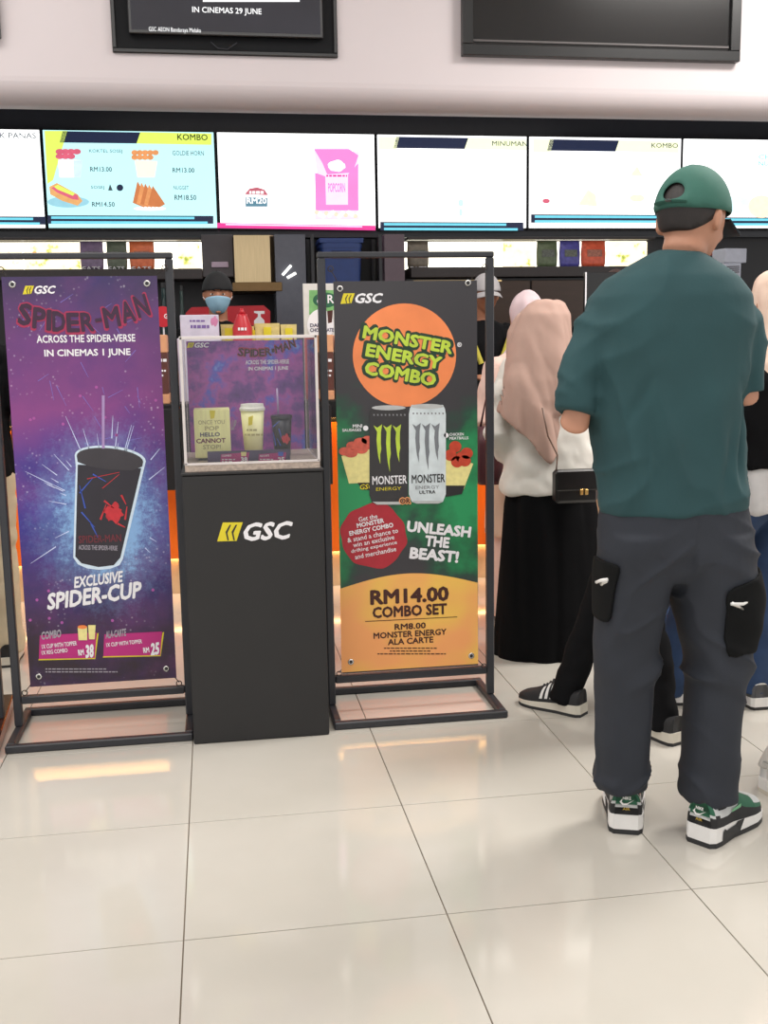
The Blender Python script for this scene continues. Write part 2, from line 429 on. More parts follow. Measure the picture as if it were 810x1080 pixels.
for txt, bx_ in (('KOKTEL SOSEJ', (94, 157.5, 129, 162)), ('RM13.00', (95, 176, 118, 181)), ('GOLDIE HORN', (182, 159, 215, 164)), ('RM13.00', (182, 177, 205, 182)),
                 ('SOSEJ', (96, 196, 110, 200)), ('RM14.50', (97, 213, 121, 218)), ('NUGGET', (183, 196, 199, 200)), ('RM18.50', (184, 205.5, 207, 211))):
    T(txt, *bx_, YP, S_TXT, s, bold=.02 if 'RM' in txt else .005)
bars(s, 50, 225, 227)
poly('carton_print', [(61, 168), (87, 169), (85, 187), (63, 187)], YP, S_WHITE, s, 1)
poly('carton_shade', [(77, 169), (87, 169), (85, 187), (78, 187)], YP, M('screen_pale_blue', (200, 222, 236), emit=1.0), s, 2)
for q in range(7): disc('sausage_print', 63 + q % 4 * 6, 160 + q // 4 * 5, 4.5, 3, YP, S_RED, s, 3, n=14)
poly('carton_print', [(142, 169), (166, 170), (163, 187), (145, 187)], YP, S_PALELIME, s, 1)
for q in range(9): disc('nugget_print', 142 + q % 5 * 5.5, 161 + q // 5 * 5, 3.5, 2.8, YP, S_BRN, s, 3, n=12)
disc('plate_print', 72, 213, 22, 6, YP, M('screen_plate', (150, 205, 220), emit=.9), s, 1)
poly('bun_print', [(52, 197), (60, 193), (82, 205), (87, 212), (82, 217), (66, 212), (53, 205)], YP, S_BUN, s, 2)
poly('sausage_print', [(54, 198), (60, 196), (82, 206), (83, 211), (76, 210), (60, 203)], YP, S_RED, s, 3)
poly('mustard_print', [(57, 197), (61, 195), (79, 204), (77, 206.5), (61, 200)], YP, S_LIME, s, 4)
for q in range(5): poly('nugget_print', [(140 + q * 4, 214 + q * .6), (145 + q * 4, 191 + q * 1.2), (157 + q * 4.3, 213 + q * .6), (152 + q * 4, 219)], YP, S_BRN if q % 2 else M('screen_nugget_edge', (205, 122, 70), emit=.85), s, 2 + q)
disc('plate_print', 158, 220, 17, 2, YP, S_WHITE, s, 1)
disc('icon_print', 126.5, 198, 3.5, 3.5, YP, S_NAVY, s, 1); poly('icon_print', [(114, 201), (116, 194), (119, 201)], YP, S_TXT, s, 1)
s = SCR[2]
poly('bottom_bar', [(229, 235), (396, 238), (396, 243), (229, 240.5)], YP, S_HOT, s, 2)
poly('ticker_text', [(238, 236), (382, 238.5), (382, 239.8), (238, 237.5)], YP, S_PALEPINK, s, 3)
poly('bag_print', [(331, 158), (379, 160), (377, 178), (379, 232), (332, 232), (334, 180)], YP, S_PALEPINK, s, 1)
poly('bag_print', [(331, 157), (368, 157), (378, 164), (372, 182), (345, 184), (340, 172)], YP, S_PINK, s, 2)
poly('bag_print', [(367, 184), (378, 172), (378, 222), (367, 222)], YP, S_PINK, s, 2); poly('bag_print', [(332, 182), (343, 186), (344, 220), (333, 222)], YP, S_PINK, s, 2)
poly('bag_print', [(340, 216), (372, 216), (378, 222), (334, 222)], YP, S_PINK, s, 3)
disc('bag_emblem', 355, 175, 9, 6, YP, S_WHITE, s, 4, n=20, wob=.1)
small_print([(344, 366, 185.5, 2)], YP, S_HOT, s, 4); T('POPCORN', 346, 193, 364, 203, YP, S_PINK, s, 4, bold=.03)
for q in range(14): disc('popcorn_print', 334 + q * 3.4, 224 + (q * 7) % 5, 2.6, 2.6, YP, S_FAINT if q % 3 else M('screen_popcorn', (236, 214, 190), emit=1.0), s, 3, n=10)
poly('badge', [(258, 205), (263, 199), (271, 197.5), (279, 200), (283, 206)], YP, M('screen_badge_red', (190, 96, 112), emit=.9), s, 1)
poly('badge', [(259, 208), (282, 208.5), (282, 218), (259, 218)], YP, M('screen_badge_teal', (84, 130, 150), emit=.9), s, 1)
T('RM20', 260, 208.5, 281, 215, YP, EW, s, 3, bold=.03); small_print([(263, 278, 203, 3)], YP, EW, s)
s = SCR[3]; fb(s, 399, 555, S_PALELIME, (418, 494), 'MINUMAN', (519, 149, 556, 154)); bars(s, 401, 552, 234)
for q, (x, y) in enumerate(((446, 182), (447, 189), (489, 176), (487, 187), (444, 219), (486, 214), (486, 224), (530, 182), (416, 172))):
    disc('drink_print', x, y, 3 if q % 2 else 2, 4, YP, S_FAINT if q not in (5, 6) else M('screen_mint', (190, 232, 230), emit=1.1), s, 1, n=12)
s = SCR[4]; fb(s, 562, 716, S_PALELIME, (580, 653), 'KOMBO', (687, 151, 715, 156)); bars(s, 560, 712, 226)
poly('nugget_print', [(610, 216), (620, 200), (628, 205), (630, 218)], YP, S_PALEBRN, s, 1); poly('nugget_print', [(665, 185), (672, 175), (678, 186)], YP, S_PALEBRN, s, 1)
disc('nugget_print', 672, 209, 8, 4, YP, S_PALEBRN, s, 1, n=14); disc('sauce_print', 576, 212, 4, 2.5, YP, S_RED, s, 1, n=14); disc('nugget_print', 629, 177, 5, 3, YP, S_FAINT, s, 1, n=12)
T('RM', 570, 171, 580, 175, YP, S_FAINT, s)
s = SCR[5]; T('CHI', 800, 163, 815, 168, YP, S_TEAL, s); T('NUG', 800, 170, 816, 175, YP, S_TEAL, s); bars(s, 722, 880, 229)
disc('plate_print', 775, 216, 18, 9, YP, M('screen_plate2', (214, 242, 252), emit=1.1), s, 1); disc('nugget_print', 803, 218, 14, 12, YP, S_PALEBRN, s, 2)

# ---- back shelves with warm light boxes and snack pouches
def prect(px0, py0, px1, py1, Y):
    a = W(px0, (py0 + py1) / 2, Y); b = W(px1, (py0 + py1) / 2, Y); c = W((px0 + px1) / 2, py0, Y); d = W((px0 + px1) / 2, py1, Y)
    return a[0], b[0], d[2], c[2]
def pbox(name, px0, py0, px1, py1, Y, depth, mat, parent=None, bev=.003, **k):
    x0, x1, z0, z1 = prect(px0, py0, px1, py1, Y)
    return box(name, (x0, Y, z0), (x1, Y + depth, z1), mat, parent, bev, **k)
def glow_print():
    m, nt, b = node_mat('backlit_food_print')
    tc = nt.nodes.new('ShaderNodeTexCoord'); nz = nt.nodes.new('ShaderNodeTexNoise'); nz.inputs['Scale'].default_value = 13; nz.inputs['Detail'].default_value = 5
    nt.links.new(tc.outputs['Object'], nz.inputs['Vector'])
    rp = nt.nodes.new('ShaderNodeValToRGB'); e = rp.color_ramp.elements
    e[0].position = .24; e[0].color = lin((90, 120, 40)) + (1,); e[1].position = .62; e[1].color = lin((255, 244, 214)) + (1,)
    for p, c in ((.33, (190, 190, 90)), (.38, (255, 236, 190)), (.55, (255, 240, 205)), (.72, (240, 170, 90))):
        x = e.new(p); x.color = lin(c) + (1,)
    nt.links.new(nz.outputs['Fac'], rp.inputs[0]); nt.links.new(rp.outputs[0], b.inputs['Emission Color']); b.inputs['Emission Strength'].default_value = 1.3
    b.inputs['Base Color'].default_value = (.05, .05, .05, 1)
    return m
GLOW = M('light_box_white', (255, 246, 224), emit=2.3, var=.03, scale=4)
GPRINT = glow_print()
SHELF = M('shelf_dark', (52, 44, 44), .4, var=.08)
def shelf_unit(name, label, px0, px1, prints):
    xa, xz = W(px0, 270, YM)[0], W(px1, 270, YM)[0]
    s = empty(name, ((xa + xz) / 2, YM + .1, 1.76), label, 'shelf')
    box('shelf_board', (xa, YM - .12, 1.765), (xz, YM + .2, 1.836), SHELF, s)
    box('valance', (xa, YM - .02, 2.035), (xz, YM + .07, 2.055), SHELF, s)
    box('light_panel', (xa, YM + .15, 1.838), (xz, YM + .19, 2.035), GLOW, s, bev=0)
    for a, b in prints:
        box('backlit_print', (W(a, 270, YM)[0], YM + .135, 1.84), (W(b, 270, YM)[0], YM + .149, 2.03), GPRINT, s, bev=0)
    return s
shelf_unit('display_shelf', 'bright lit snack shelf above the purple banner', -60, 213, [(-30, 20), (22, 62), (62, 83), (187, 211)])
shelf_unit('display_shelf', 'bright lit snack shelf above the orange banner and the queue', 430, 690, [(536, 570), (650, 690)])
def pouch(px, wpx, rgb, label):
    x = W(px, 270, YM)[0]; w = (W(px + wpx, 270, YM)[0] - x) / 2; c = np.array([x + w, YM + .03, 1.838])
    p = empty('snack_pouch', tuple(c), label, 'snack pouch', 'snack pouches on the lit shelves')
    rings = []
    for z, a, d in ((0, .9, .028), (.03, .97, .034), (.1, 1.0, .03), (.15, .97, .018), (.178, .96, .004), (.19, .97, .003)):
        rings.append(ring((c[0], c[1], c[2] + z), w * a, d, 20, 3.2))
    V, F = loft_rings(rings); mesh_obj('bag', V, F, M('pouch_%d_%d_%d' % rgb, tuple(min(255, int(v * 1.35 + 12)) for v in rgb), .35, var=.25, scale=30), p, smooth=True)
    a = empty  # plain
    V = [(c[0] - w * .6, c[1] - .036, c[2] + .075), (c[0] + w * .6, c[1] - .036, c[2] + .075), (c[0] + w * .6, c[1] - .033, c[2] + .125), (c[0] - w * .6, c[1] - .033, c[2] + .125)]
    mesh_obj('label_print', V, [[0, 1, 2, 3]], M('pouch_label_%d' % (rgb[0] // 30), tuple(min(255, int(v * .6 + 70)) for v in rgb), .5, var=.3, scale=80), p)
    T('EATS', px + wpx * .12, 281, px + wpx * .88, 285.5, c[1] - .037, PW, p, bold=.02)
    return p
for a in ((84, 25, (92, 78, 100), 'purple snack pouch on the shelf above the purple banner'), (112, 22, (66, 74, 60), 'dark green snack pouch beside the red pouch on the left shelf'),
          (136, 27, (190, 84, 50), 'red orange snack pouch on the shelf above the purple banner'), (430, 23, (88, 80, 70), 'grey green snack pouch at the left end of the right shelf'),
          (567, 22, (70, 80, 58), 'dark green snack pouch beside the blue pouch'), (591, 22, (60, 58, 120), 'blue snack pouch on the shelf left of the man in green'),
          (614, 26, (186, 70, 46), 'red snack pouch nearest the man in green')): pouch(*a)

# ---- back of the kitchen
STEEL = M('brushed_steel', (200, 178, 140), .28, metal=1.0, var=.08, scale=6, stretch=(40, 40, 1))
hood = empty('extractor_hood', (W(270, 300, 4.6)[0], 4.7, 1.68), 'brushed steel extractor duct behind the masked worker', 'extractor hood')
hx0, hx1, hz0, hz1 = prect(244, 246, 293, 298, 4.6)
V, F = loft_rings([[(hx0 + .02, 4.62, z), (hx1 - .05, 4.62, z), (hx1, 4.68, z), (hx1, 4.98, z), (hx0 + .02, 4.98, z)] for z in (hz0, 2.05)]); mesh_obj('duct', V, F, STEEL, hood)
box('lip', (hx0, 4.55, hz0 - .06), (hx1 + .02, 4.98, hz0), M('steel_lip', (120, 96, 66), .35, metal=.9), hood)
box('side_flange', (hx1 - .012, 4.60, hz0), (hx1 + .004, 4.66, 2.05), STEEL, hood)
structure(pbox('trim_2', 293, 247, 325, 480, 4.56, .3, M('grey_column', (92, 94, 106), .25, var=.05)))
structure(pbox('trim_3', 407, 247, 428, 480, 4.56, .3, M('mauve_column', (104, 88, 98), .4, var=.05)))
structure(pbox('trim_4', 213, 247, 246, 292, 4.7, .2, M('grey_fascia', (78, 72, 76), .4, var=.05)))
pbox('price_strip', 223, 276, 241, 282, 4.68, .01, M('price_strip', (190, 170, 190), .5), None); tag(bpy.data.objects['price_strip'], 'small pale price strip on the grey panel above the masked worker', 'sign')
lr = empty('reflection_streak', tuple(W(305, 280, 4.552)), 'slanted bright reflection streaks on the grey column, drawn as glowing rods', 'reflection')
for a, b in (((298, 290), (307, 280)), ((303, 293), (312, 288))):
    tube('reflection_rod', [W(*a, 4.552), W(*b, 4.552)], .009, M('reflection_glow', (255, 252, 240), emit=2.0), lr)  # reflections on the column, put in as glowing rods; no lamp hangs here
# rack with a blue crate
rk = empty('storage_rack', (W(360, 300, 4.6)[0], 4.7, 0), 'dark storage rack behind the blue crate', 'rack')
rx0, rx1, _, _ = prect(327, 250, 405, 300, 4.55)
for x in (rx0 + .02, rx1 - .02):
    for y in (4.58, 4.92): box('post', (x - .012, y - .012, 0), (x + .012, y + .012, 2.05), BLK_METAL, rk, .002)
for z in (.5, 1.05, 1.62): box('shelf', (rx0, 4.56, z - .02), (rx1, 4.94, z), BLK_METAL, rk)
cr = empty('blue_crate', (W(360, 300, 4.6)[0], 4.72, 1.62), 'blue plastic storage crate on the dark rack', 'crate')
BL = M('blue_plastic', (40, 66, 128), .4, var=.06)
cx0, cx1, cz0, cz1 = prect(338, 253, 383, 299, 4.6)
V, F = loft_rings([ring(((cx0 + cx1) / 2, 4.74, z), (cx1 - cx0) / 2 * a, .14 * a, 24, 8) for z, a in ((1.62, .88), (1.70, .9), (cz1 - .05, .97), (cz1 - .05, 1.0), (cz1, 1.0))]); mesh_obj('body', V, F, BL, cr)
box('handle_recess', ((cx0 + cx1) / 2 - .07, 4.595, cz1 - .12), ((cx0 + cx1) / 2 + .07, 4.61, cz1 - .07), M('blue_dark', (28, 48, 98), .5), cr)
box('rim', (cx0 - .005, 4.597, cz1 - .02), (cx1 + .005, 4.885, cz1 + .012), BL, cr)
# cupboards under the right shelf and on the left
WOODB = M('brown_cupboard', (70, 52, 42), .4, var=.1, scale=5, stretch=(1, 1, 8))
cb = empty('back_cupboard', (2.2, 4.85, 0), 'dark brown cupboards under the right snack shelf', 'cupboard')
xs = [W(p, 320, 4.7)[0] for p in (429, 500, 560, 625, 690)]
for a, b in zip(xs[:-1], xs[1:]):
    d = box('door', (a + .006, 4.70, .95), (b - .006, 4.72, 1.74), WOODB, cb)
    box('handle', (b - .05, 4.68, 1.2), (b - .035, 4.70, 1.4), CHROME, d, .002)
box('body', (xs[0], 4.72, .9), (xs[-1], 4.99, 1.76), DARKW, cb)
box('edge_light', (xs[0] + .05, 4.69, 1.735), (xs[1] + .2, 4.70, 1.745), M('warm_strip', (255, 214, 150), emit=.6), cb, 0)
wc = empty('work_counter', (1.2, 4.5, 0), 'long steel work counter along the kitchen back wall', 'counter')
box('worktop', (-2.2, 4.2, .86), (4.4, 4.54, .9), M('steel_top', (150, 148, 146), .35, metal=.8), wc); box('body', (-2.2, 4.25, 0), (4.4, 4.52, .86), DARKW, wc)
for q, (px, w_, y0, y1, c, lb) in enumerate(((168, 9, 300, 338, (40, 60, 62), 'dark teal bottle under the left snack shelf, nearest the banner'), (178, 8, 305, 338, (30, 40, 46), 'blackish bottle under the left snack shelf'), (188, 7, 303, 336, (54, 72, 70), 'grey teal bottle beside the masked worker'))):
    a, b, z0, z1 = prect(px, y0, px + w_, y1, 4.4); r_ = (b - a) / 2; o = lathe([(r_, .9), (r_, .9 + (z1 - .9) * .7), (r_ * .5, .9 + (z1 - .9) * .85), (r_ * .5, z1)], ((a + b) / 2, 4.45, 0), 16)
    bt = empty('bottle', ((a + b) / 2, 4.45, .9), lb, 'bottle', 'bottles under the left shelf'); mesh_obj('glass', *o, M('bottle_%d' % q, c, .25), bt, smooth=True)
    mesh_obj('cap', *lathe([(r_ * .55, z1 - .02), (r_ * .55, z1 + .015)], ((a + b) / 2, 4.45, 0), 12), BZ, bt)
ct = empty('printed_carton', tuple(W(773, 288, 4.3) * [1, 1, 0] + [0, .1, .9]), 'white printed carton right of the man\'s chin', 'carton')
x0, x1, z0, z1 = prect(763, 262, 786, 292, 4.3)
box('lower_box', (x0, 4.3, .9), (x1 - .03, 4.45, (z0 + z1) / 2), M('carton_white', (196, 200, 214), .6), ct); box('upper_box', (x0 - .01, 4.29, (z0 + z1) / 2), (x1, 4.45, z1), M('carton_white', (196, 200, 214), .6), ct, rot=.12)
for q in range(4): poly('print_line', [(766, 281 + q * 2), (780, 280.5 + q * 2), (780, 281.3 + q * 2), (766, 281.8 + q * 2)], 4.289, PINK_BLACK, ct)

# ---- service counter
YC = 2.85
ctr = empty('service_counter', (1.0, 3.1, 0), 'long orange-fronted service counter with black top and lit plinth', 'counter')
PLN = M('plinth_beige', (206, 176, 138), .5, var=.05)
ORANGE = M('orange_laminate', (236, 110, 22), .35, var=.04, scale=6)
BLKTOP = M('black_counter', (30, 29, 30), .35, var=.06)
box('plinth', (-4, YC, 0), (6, 3.4, .199), PLN, ctr, 0)
xo = [-4, -3.2, -2.4, -1.6, -.8, 0, .8, 1.6, 2.4, 3.2, 4.0, 5.0, 6]
for a, b in zip(xo[:-1], xo[1:]): box('front_panel', (a + .002, YC - .05, .2), (b - .002, 3.4, .9), ORANGE, ctr, .003)
box('countertop', (-4, YC - .15, .93), (6, 3.45, 1.022), BLKTOP, ctr, .006)
box('top_recess', (-4, YC - .04, .9), (6, 3.4, .93), BLKTOP, ctr, 0)
LED = M('led_strip', (255, 190, 105), emit=14.0, var=0)
box('led_strip', (-4, YC - .12, .9283), (6, YC - .08, .9299), LED, ctr, 0)
LED2 = M('led_strip_low', (255, 205, 140), emit=16.0, var=0)
box('led_strip', (-4, YC - .016, .1965), (6, YC - .002, .1995), LED2, ctr, 0)
a, b, z0, z1 = prect(160, 400, 351, 511, YC - .24)
box('fascia_board', (a, YC - .19, .585), (b, YC - .155, 1.0), M('black_board', (28, 27, 29), .5), ctr)

# ================================================================== BANNER STANDS, PLINTH AND DISPLAY CASE
YB = .83
def bar(name, lo, hi, parent, b=.004): return box(name, lo, hi, BLK_METAL, parent, b)
def banner_stand(xl, xr, label):
    s = empty('banner_stand', ((xl + xr) / 2, YB, 0), label, 'banner stand', 'black banner stands')
    t = .0135
    for x in (xl, xr): bar('post', (x - t, YB - t, .026), (x + t, YB + t, 1.595), s)
    bar('top_bar', (xl - t, YB - t, 1.5955), (xr + t, YB + t, 1.6155), s)
    bar('lower_bar', (xl + t, YB - t, .105), (xr - t, YB + t, .132), s)
    for y in (.645, 1.012): bar('base_bar', (xl - t, y - t, 0), (xr + t, y + t, .026), s)
    for x in (xl, xr): bar('base_bar', (x - t, .645 + t, 0), (x + t, 1.012 - t, .026), s)
    return s
banner_stand(-.592, -.0125, 'black metal floor stand holding the purple banner')
banner_stand(.492, 1.078, 'black metal floor stand holding the orange and green banner')

def banner_purple():
    m, nt, b = node_mat('purple_nebula_print'); L = nt.links
    tc = nt.nodes.new('ShaderNodeTexCoord'); sp = nt.nodes.new('ShaderNodeSeparateXYZ'); L.new(tc.outputs['Object'], sp.inputs[0])
    def ramp(src, els):
        r = nt.nodes.new('ShaderNodeValToRGB'); e = r.color_ramp.elements
        e[0].position, e[0].color = els[0][0], lin(els[0][1]) + (1,); e[1].position, e[1].color = els[-1][0], lin(els[-1][1]) + (1,)
        for p, c in els[1:-1]: x = e.new(p); x.color = lin(c) + (1,)
        L.new(src, r.inputs[0]); return r
    def noise(sc, det=6, rough=.6):
        n = nt.nodes.new('ShaderNodeTexNoise'); n.inputs['Scale'].default_value = sc; n.inputs['Detail'].default_value = det; n.inputs['Roughness'].default_value = rough
        L.new(tc.outputs['Object'], n.inputs['Vector']); return n
    def mix(a, b_, fac, mode='MIX'):
        x = nt.nodes.new('ShaderNodeMix'); x.data_type = 'RGBA'; x.blend_type = mode
        if isinstance(fac, float): x.inputs[0].default_value = fac
        else: L.new(fac, x.inputs[0])
        L.new(a, x.inputs[6]); L.new(b_, x.inputs[7]); return x.outputs[2]
    mr = nt.nodes.new('ShaderNodeMapRange'); mr.inputs[1].default_value = 0; mr.inputs[2].default_value = 1.37; L.new(sp.outputs[2], mr.inputs[0])
    n1 = noise(2.4); ad = nt.nodes.new('ShaderNodeMath'); ad.operation = 'MULTIPLY_ADD'; ad.inputs[1].default_value = .25; L.new(n1.outputs['Fac'], ad.inputs[0])
    sb = nt.nodes.new('ShaderNodeMath'); sb.operation = 'SUBTRACT'; sb.inputs[1].default_value = .125; L.new(mr.outputs[0], sb.inputs[0]); L.new(sb.outputs[0], ad.inputs[2])
    base = ramp(ad.outputs[0], [(0, (44, 28, 38)), (.14, (52, 32, 52)), (.28, (62, 44, 106)), (.42, (58, 52, 150)), (.56, (78, 54, 142)), (.70, (136, 64, 132)), (.82, (108, 58, 118)), (1, (60, 46, 86))])
    n2 = noise(5); mag = ramp(n2.outputs['Fac'], [(.40, (48, 40, 120)), (.64, (138, 64, 134))])
    mr2 = ramp(noise(3.1).outputs['Fac'], [(.4, (0, 0, 0)), (.65, (190, 190, 190))])
    c = mix(base.outputs[0], mag.outputs[0], mr2.outputs[0])
    # star specks
    vo = nt.nodes.new('ShaderNodeTexVoronoi'); vo.inputs['Scale'].default_value = 60; L.new(tc.outputs['Object'], vo.inputs['Vector'])
    st = ramp(vo.outputs['Distance'], [(.08, (200, 200, 200)), (.26, (0, 0, 0))]); n3 = ramp(noise(6).outputs['Fac'], [(.5, (0, 0, 0)), (.62, (255, 255, 255))])
    stm = mix(st.outputs[0], n3.outputs[0], 1.0, 'MULTIPLY'); c = mix(c, stm, .55, 'ADD')
    # pale blue burst printed round the cup
    vd = nt.nodes.new('ShaderNodeVectorMath'); vd.operation = 'DISTANCE'; cc = W(112, 545, YB); vd.inputs[1].default_value = (cc[0] + .2975, 0, cc[2] - .168)
    mp = nt.nodes.new('ShaderNodeMapping'); mp.inputs['Scale'].default_value = (1, 0, .78); mp.inputs['Location'].default_value = (0, 0, (cc[2] - .168) * .22); L.new(tc.outputs['Object'], mp.inputs[0]); L.new(mp.outputs[0], vd.inputs[0])
    n4 = noise(22, 9, .85); a2 = nt.nodes.new('ShaderNodeMath'); a2.operation = 'MULTIPLY_ADD'; a2.inputs[1].default_value = -.42; L.new(n4.outputs['Fac'], a2.inputs[0]); a3 = nt.nodes.new('ShaderNodeMath'); a3.inputs[1].default_value = .21; L.new(vd.outputs['Value'], a3.inputs[0]); L.new(a3.outputs[0], a2.inputs[2])
    bf = ramp(a2.outputs[0], [(.10, (225, 225, 225)), (.17, (120, 120, 120)), (.27, (0, 0, 0))])
    rgb = nt.nodes.new('ShaderNodeRGB'); rgb.outputs[0].default_value = lin((150, 200, 245)) + (1,)
    c = mix(c, rgb.outputs[0], bf.outputs[0])
    L.new(c, b.inputs['Base Color']); b.inputs['Roughness'].default_value = .42
    return m
PURPLE = banner_purple()
def hanging_rings(b, pts, Y):
    ev, ef = None, None
    for x, y in pts:
        c = W(x, y, Y); n = 14; rr = []
        V, F = [], []
        for i in range(n):
            a = 2 * PI * i / n
            for R_, dy in ((.0062, -.0026), (.0108, -.0032), (.0108, -.0016)): V.append((c[0] + R_ * math.cos(a), Y + dy, c[2] + R_ * math.sin(a)))
        for i in range(n):
            j = (i + 1) % n; F += [[i * 3, j * 3, j * 3 + 1, i * 3 + 1], [i * 3 + 1, j * 3 + 1, j * 3 + 2, i * 3 + 2]]
        e = mesh_obj('eyelet', V, F, CHROME, b, smooth=True)
        mesh_obj('eyelet_hole', [(c[0] + .0062 * math.cos(2 * PI * i / n), Y - .0025, c[2] + .0062 * math.sin(2 * PI * i / n)) for i in range(n)], [list(range(n - 1, -1, -1))], PINK_BLACK, e)
def ties(b, pairs):
    for a, c in pairs:
        p, q = W(*a, YB), W(*c, YB); p[1] = q[1] = YB - .006; mid = (p + q) / 2
        tube('tie', [p, mid + [0, -.006, .004], q], .0016, M('tie_black', (44, 36, 34), .5), b, n=6)
        V, F = [], []
        n = 12; c_ = q
        for i in range(n):
            a_ = 2 * PI * i / n
            for j in range(6): t = 2 * PI * j / 6; V.append((c_[0] + (.009 + .0018 * math.cos(t)) * math.cos(a_), c_[1] - .012 + .0018 * math.sin(t), c_[2] + (.009 + .0018 * math.cos(t)) * math.sin(a_)))
        for i in range(n):
            for j in range(6): F.append([i * 6 + j, ((i + 1) % n) * 6 + j, ((i + 1) % n) * 6 + (j + 1) % 6, i * 6 + (j + 1) % 6])
        mesh_obj('tie_ring', V, F, M('tie_black', (44, 36, 34), .5), b, smooth=True)

# ---- purple banner
bl = empty('banner', (-.2975, YB - .02, .168), 'purple film banner with a black drink cup and EXCLUSIVE SPIDER-CUP lettering', 'banner')
box('sheet', (-.543, YB - .0215, .168), (-.052, YB - .02, 1.539), PURPLE, bl, 0)
Y0 = YB - .0215
cinema_logo(24, 301.5, 59.5, 310.5, Y0, bl)
# arched film title, letter by letter
def arched(s, x0, x1, ybase, hl, hr, sag, Y, mat, par, layer, grow=0, bold=.03):
    n = len(s); wts = [.38 if ch in 'I' else (.6 if ch == '-' else (1.25 if ch == 'M' else 1)) for ch in s]; tot = sum(wts); x = x0
    for ch, wt in zip(s, wts):
        w_ = (x1 - x0) * wt / tot; t = (x + w_ / 2 - x0) / (x1 - x0); h = hl + (hr - hl) * abs(2 * t - 1)
        y = ybase + sag * (1 - (2 * t - 1) ** 2) - t * 10
        if ch == '-': T(ch, x + w_ * .1, y - h * .5 - 2, x + w_ * .9, y - h * .5 + 2, Y, mat, par, layer, rot=8, bold=bold, name='title_letter')
        else: T(ch, x + w_ * .04 - grow, y - h - grow, x + w_ * .96 + grow, y + grow, Y, mat, par, layer, rot=(t - .5) * 28 + 2, bold=bold, name='title_letter')
        x += w_
arched('SPIDER-MAN', 19, 157, 342, 21, 25, 14, Y0, M('print_red_outline', (168, 44, 84), .5), bl, 1, grow=1.6, bold=.05)
arched('SPIDER-MAN', 19, 157, 341, 20, 24, 14, Y0, M('print_title_dark', (58, 30, 58), .5), bl, 3, grow=.1, bold=.035)
T('ACROSS THE SPIDER-VERSE', 39, 353, 143, 361, Y0, PW, bl, bold=.025); T('IN CINEMAS 1 JUNE', 47, 368, 138, 377.5, Y0, PW, bl, bold=.03)
# drink cup print: white outline, body, lid, straw, abstract strokes
WO = M('print_outline', (214, 232, 248), .5)
CUPD = M('print_cup_dark', (42, 38, 48), .45, var=.1, scale=12)
poly('cup_outline', [(78.8 + 37.5 * (1 - math.cos(t)), 480 + 3.2 * (1 - math.cos(t)) - 13 * math.sin(t)) for t in [PI * i / 14 for i in range(15)]] + [(151.5, 496), (129.5, 590), (126, 596), (116, 600), (104, 601), (92, 599.5), (82, 595), (77.3, 588), (80, 492)], Y0, WO, bl, 1)
poly('cup_print', [(82, 490), (149, 494), (127, 588), (120, 596), (104, 598), (86, 594), (79.5, 587)], Y0, CUPD, bl, 2)
poly('cup_lid_print', [(81 + 35 * (1 - math.cos(t)), 480.5 + 3.2 * (1 - math.cos(t)) - 11 * math.sin(t)) for t in [PI * i / 14 for i in range(15)]] + [(150, 492), (140, 496), (116, 495), (95, 492), (82, 487)], Y0, M('print_lid', (58, 54, 60), .4, var=.12, scale=10), bl, 3)
poly('straw_print', [(107.5, 417), (110.5, 417), (110.5, 473), (107.5, 473)], Y0, M('print_straw', (168, 140, 190), .5), bl, 4)
RS = M('print_red_spray', (196, 44, 54), .5, var=.15, scale=40)
disc('spray_blot', 120, 541, 9, 10, Y0, RS, bl, 4, wob=.25)
for a, b in (((106, 548), (112, 532)), ((110, 528), (120, 536)), ((132, 548), (134, 534)), ((128, 522), (133, 532)), ((124, 552), (132, 556))): stroke('spray_stroke', a, b, 2.2, Y0, RS, bl, 4, .8)
for a, b in (((84, 520), (98, 504)), ((90, 536), (84, 512)), ((96, 552), (104, 568)), ((86, 540), (100, 556)), ((98, 500), (112, 508))): stroke('spray_stroke', a, b, 1.6, Y0, PBLUE, bl, 4, .5)
for a, b in (((92, 505), (126, 498)), ((108, 515), (126, 500))): stroke('spray_stroke', a, b, .9, Y0, RS, bl, 4, .5)
T('SPIDER-MAN', 83, 564, 128, 572, Y0, M('print_dim_red', (110, 40, 52), .5), bl, 5); T('ACROSS THE SPIDER-VERSE', 83, 575, 124, 580, Y0, PGREY, bl, 5, rot=-4)
for q in range(46):
    a = random.uniform(0, 2 * PI); r0 = random.uniform(44, 64); r1 = r0 + random.uniform(6, 36); cx, cy = 114, 540
    x1_, y1_ = cx + r1 * math.cos(a), cy + r1 * 1.25 * math.sin(a)
    if 26 < x1_ < 178 and 430 < y1_ < 602: stroke('burst_streak', (cx + r0 * math.cos(a), cy + r0 * 1.25 * math.sin(a)), (x1_, y1_), 1.1, Y0, M('print_streak', (206, 216, 250), .5), bl, 1, .3)
for q in range(16):
    disc('bokeh_spot', random.uniform(30, 165), random.choice([random.uniform(395, 460), random.uniform(610, 660)]), 1.6, 1.6, Y0, M('print_bokeh', (170, 84, 160), .5), bl, 1, n=10)
for q in range(22):
    x, y = random.uniform(20, 160), random.uniform(305, 470); a = random.choice([.9, 1.3, 2.2, -.4]) + random.uniform(-.2, .2); l = random.uniform(8, 26)
    x2, y2 = x + l * math.cos(a), y + l * math.sin(a)
    if 14 < x2 < 166 and y2 < 465: stroke('web_line', (x, y), (x2, y2), .7, Y0, M('print_dim_line', (122, 112, 196), .5), bl, .5, .3)
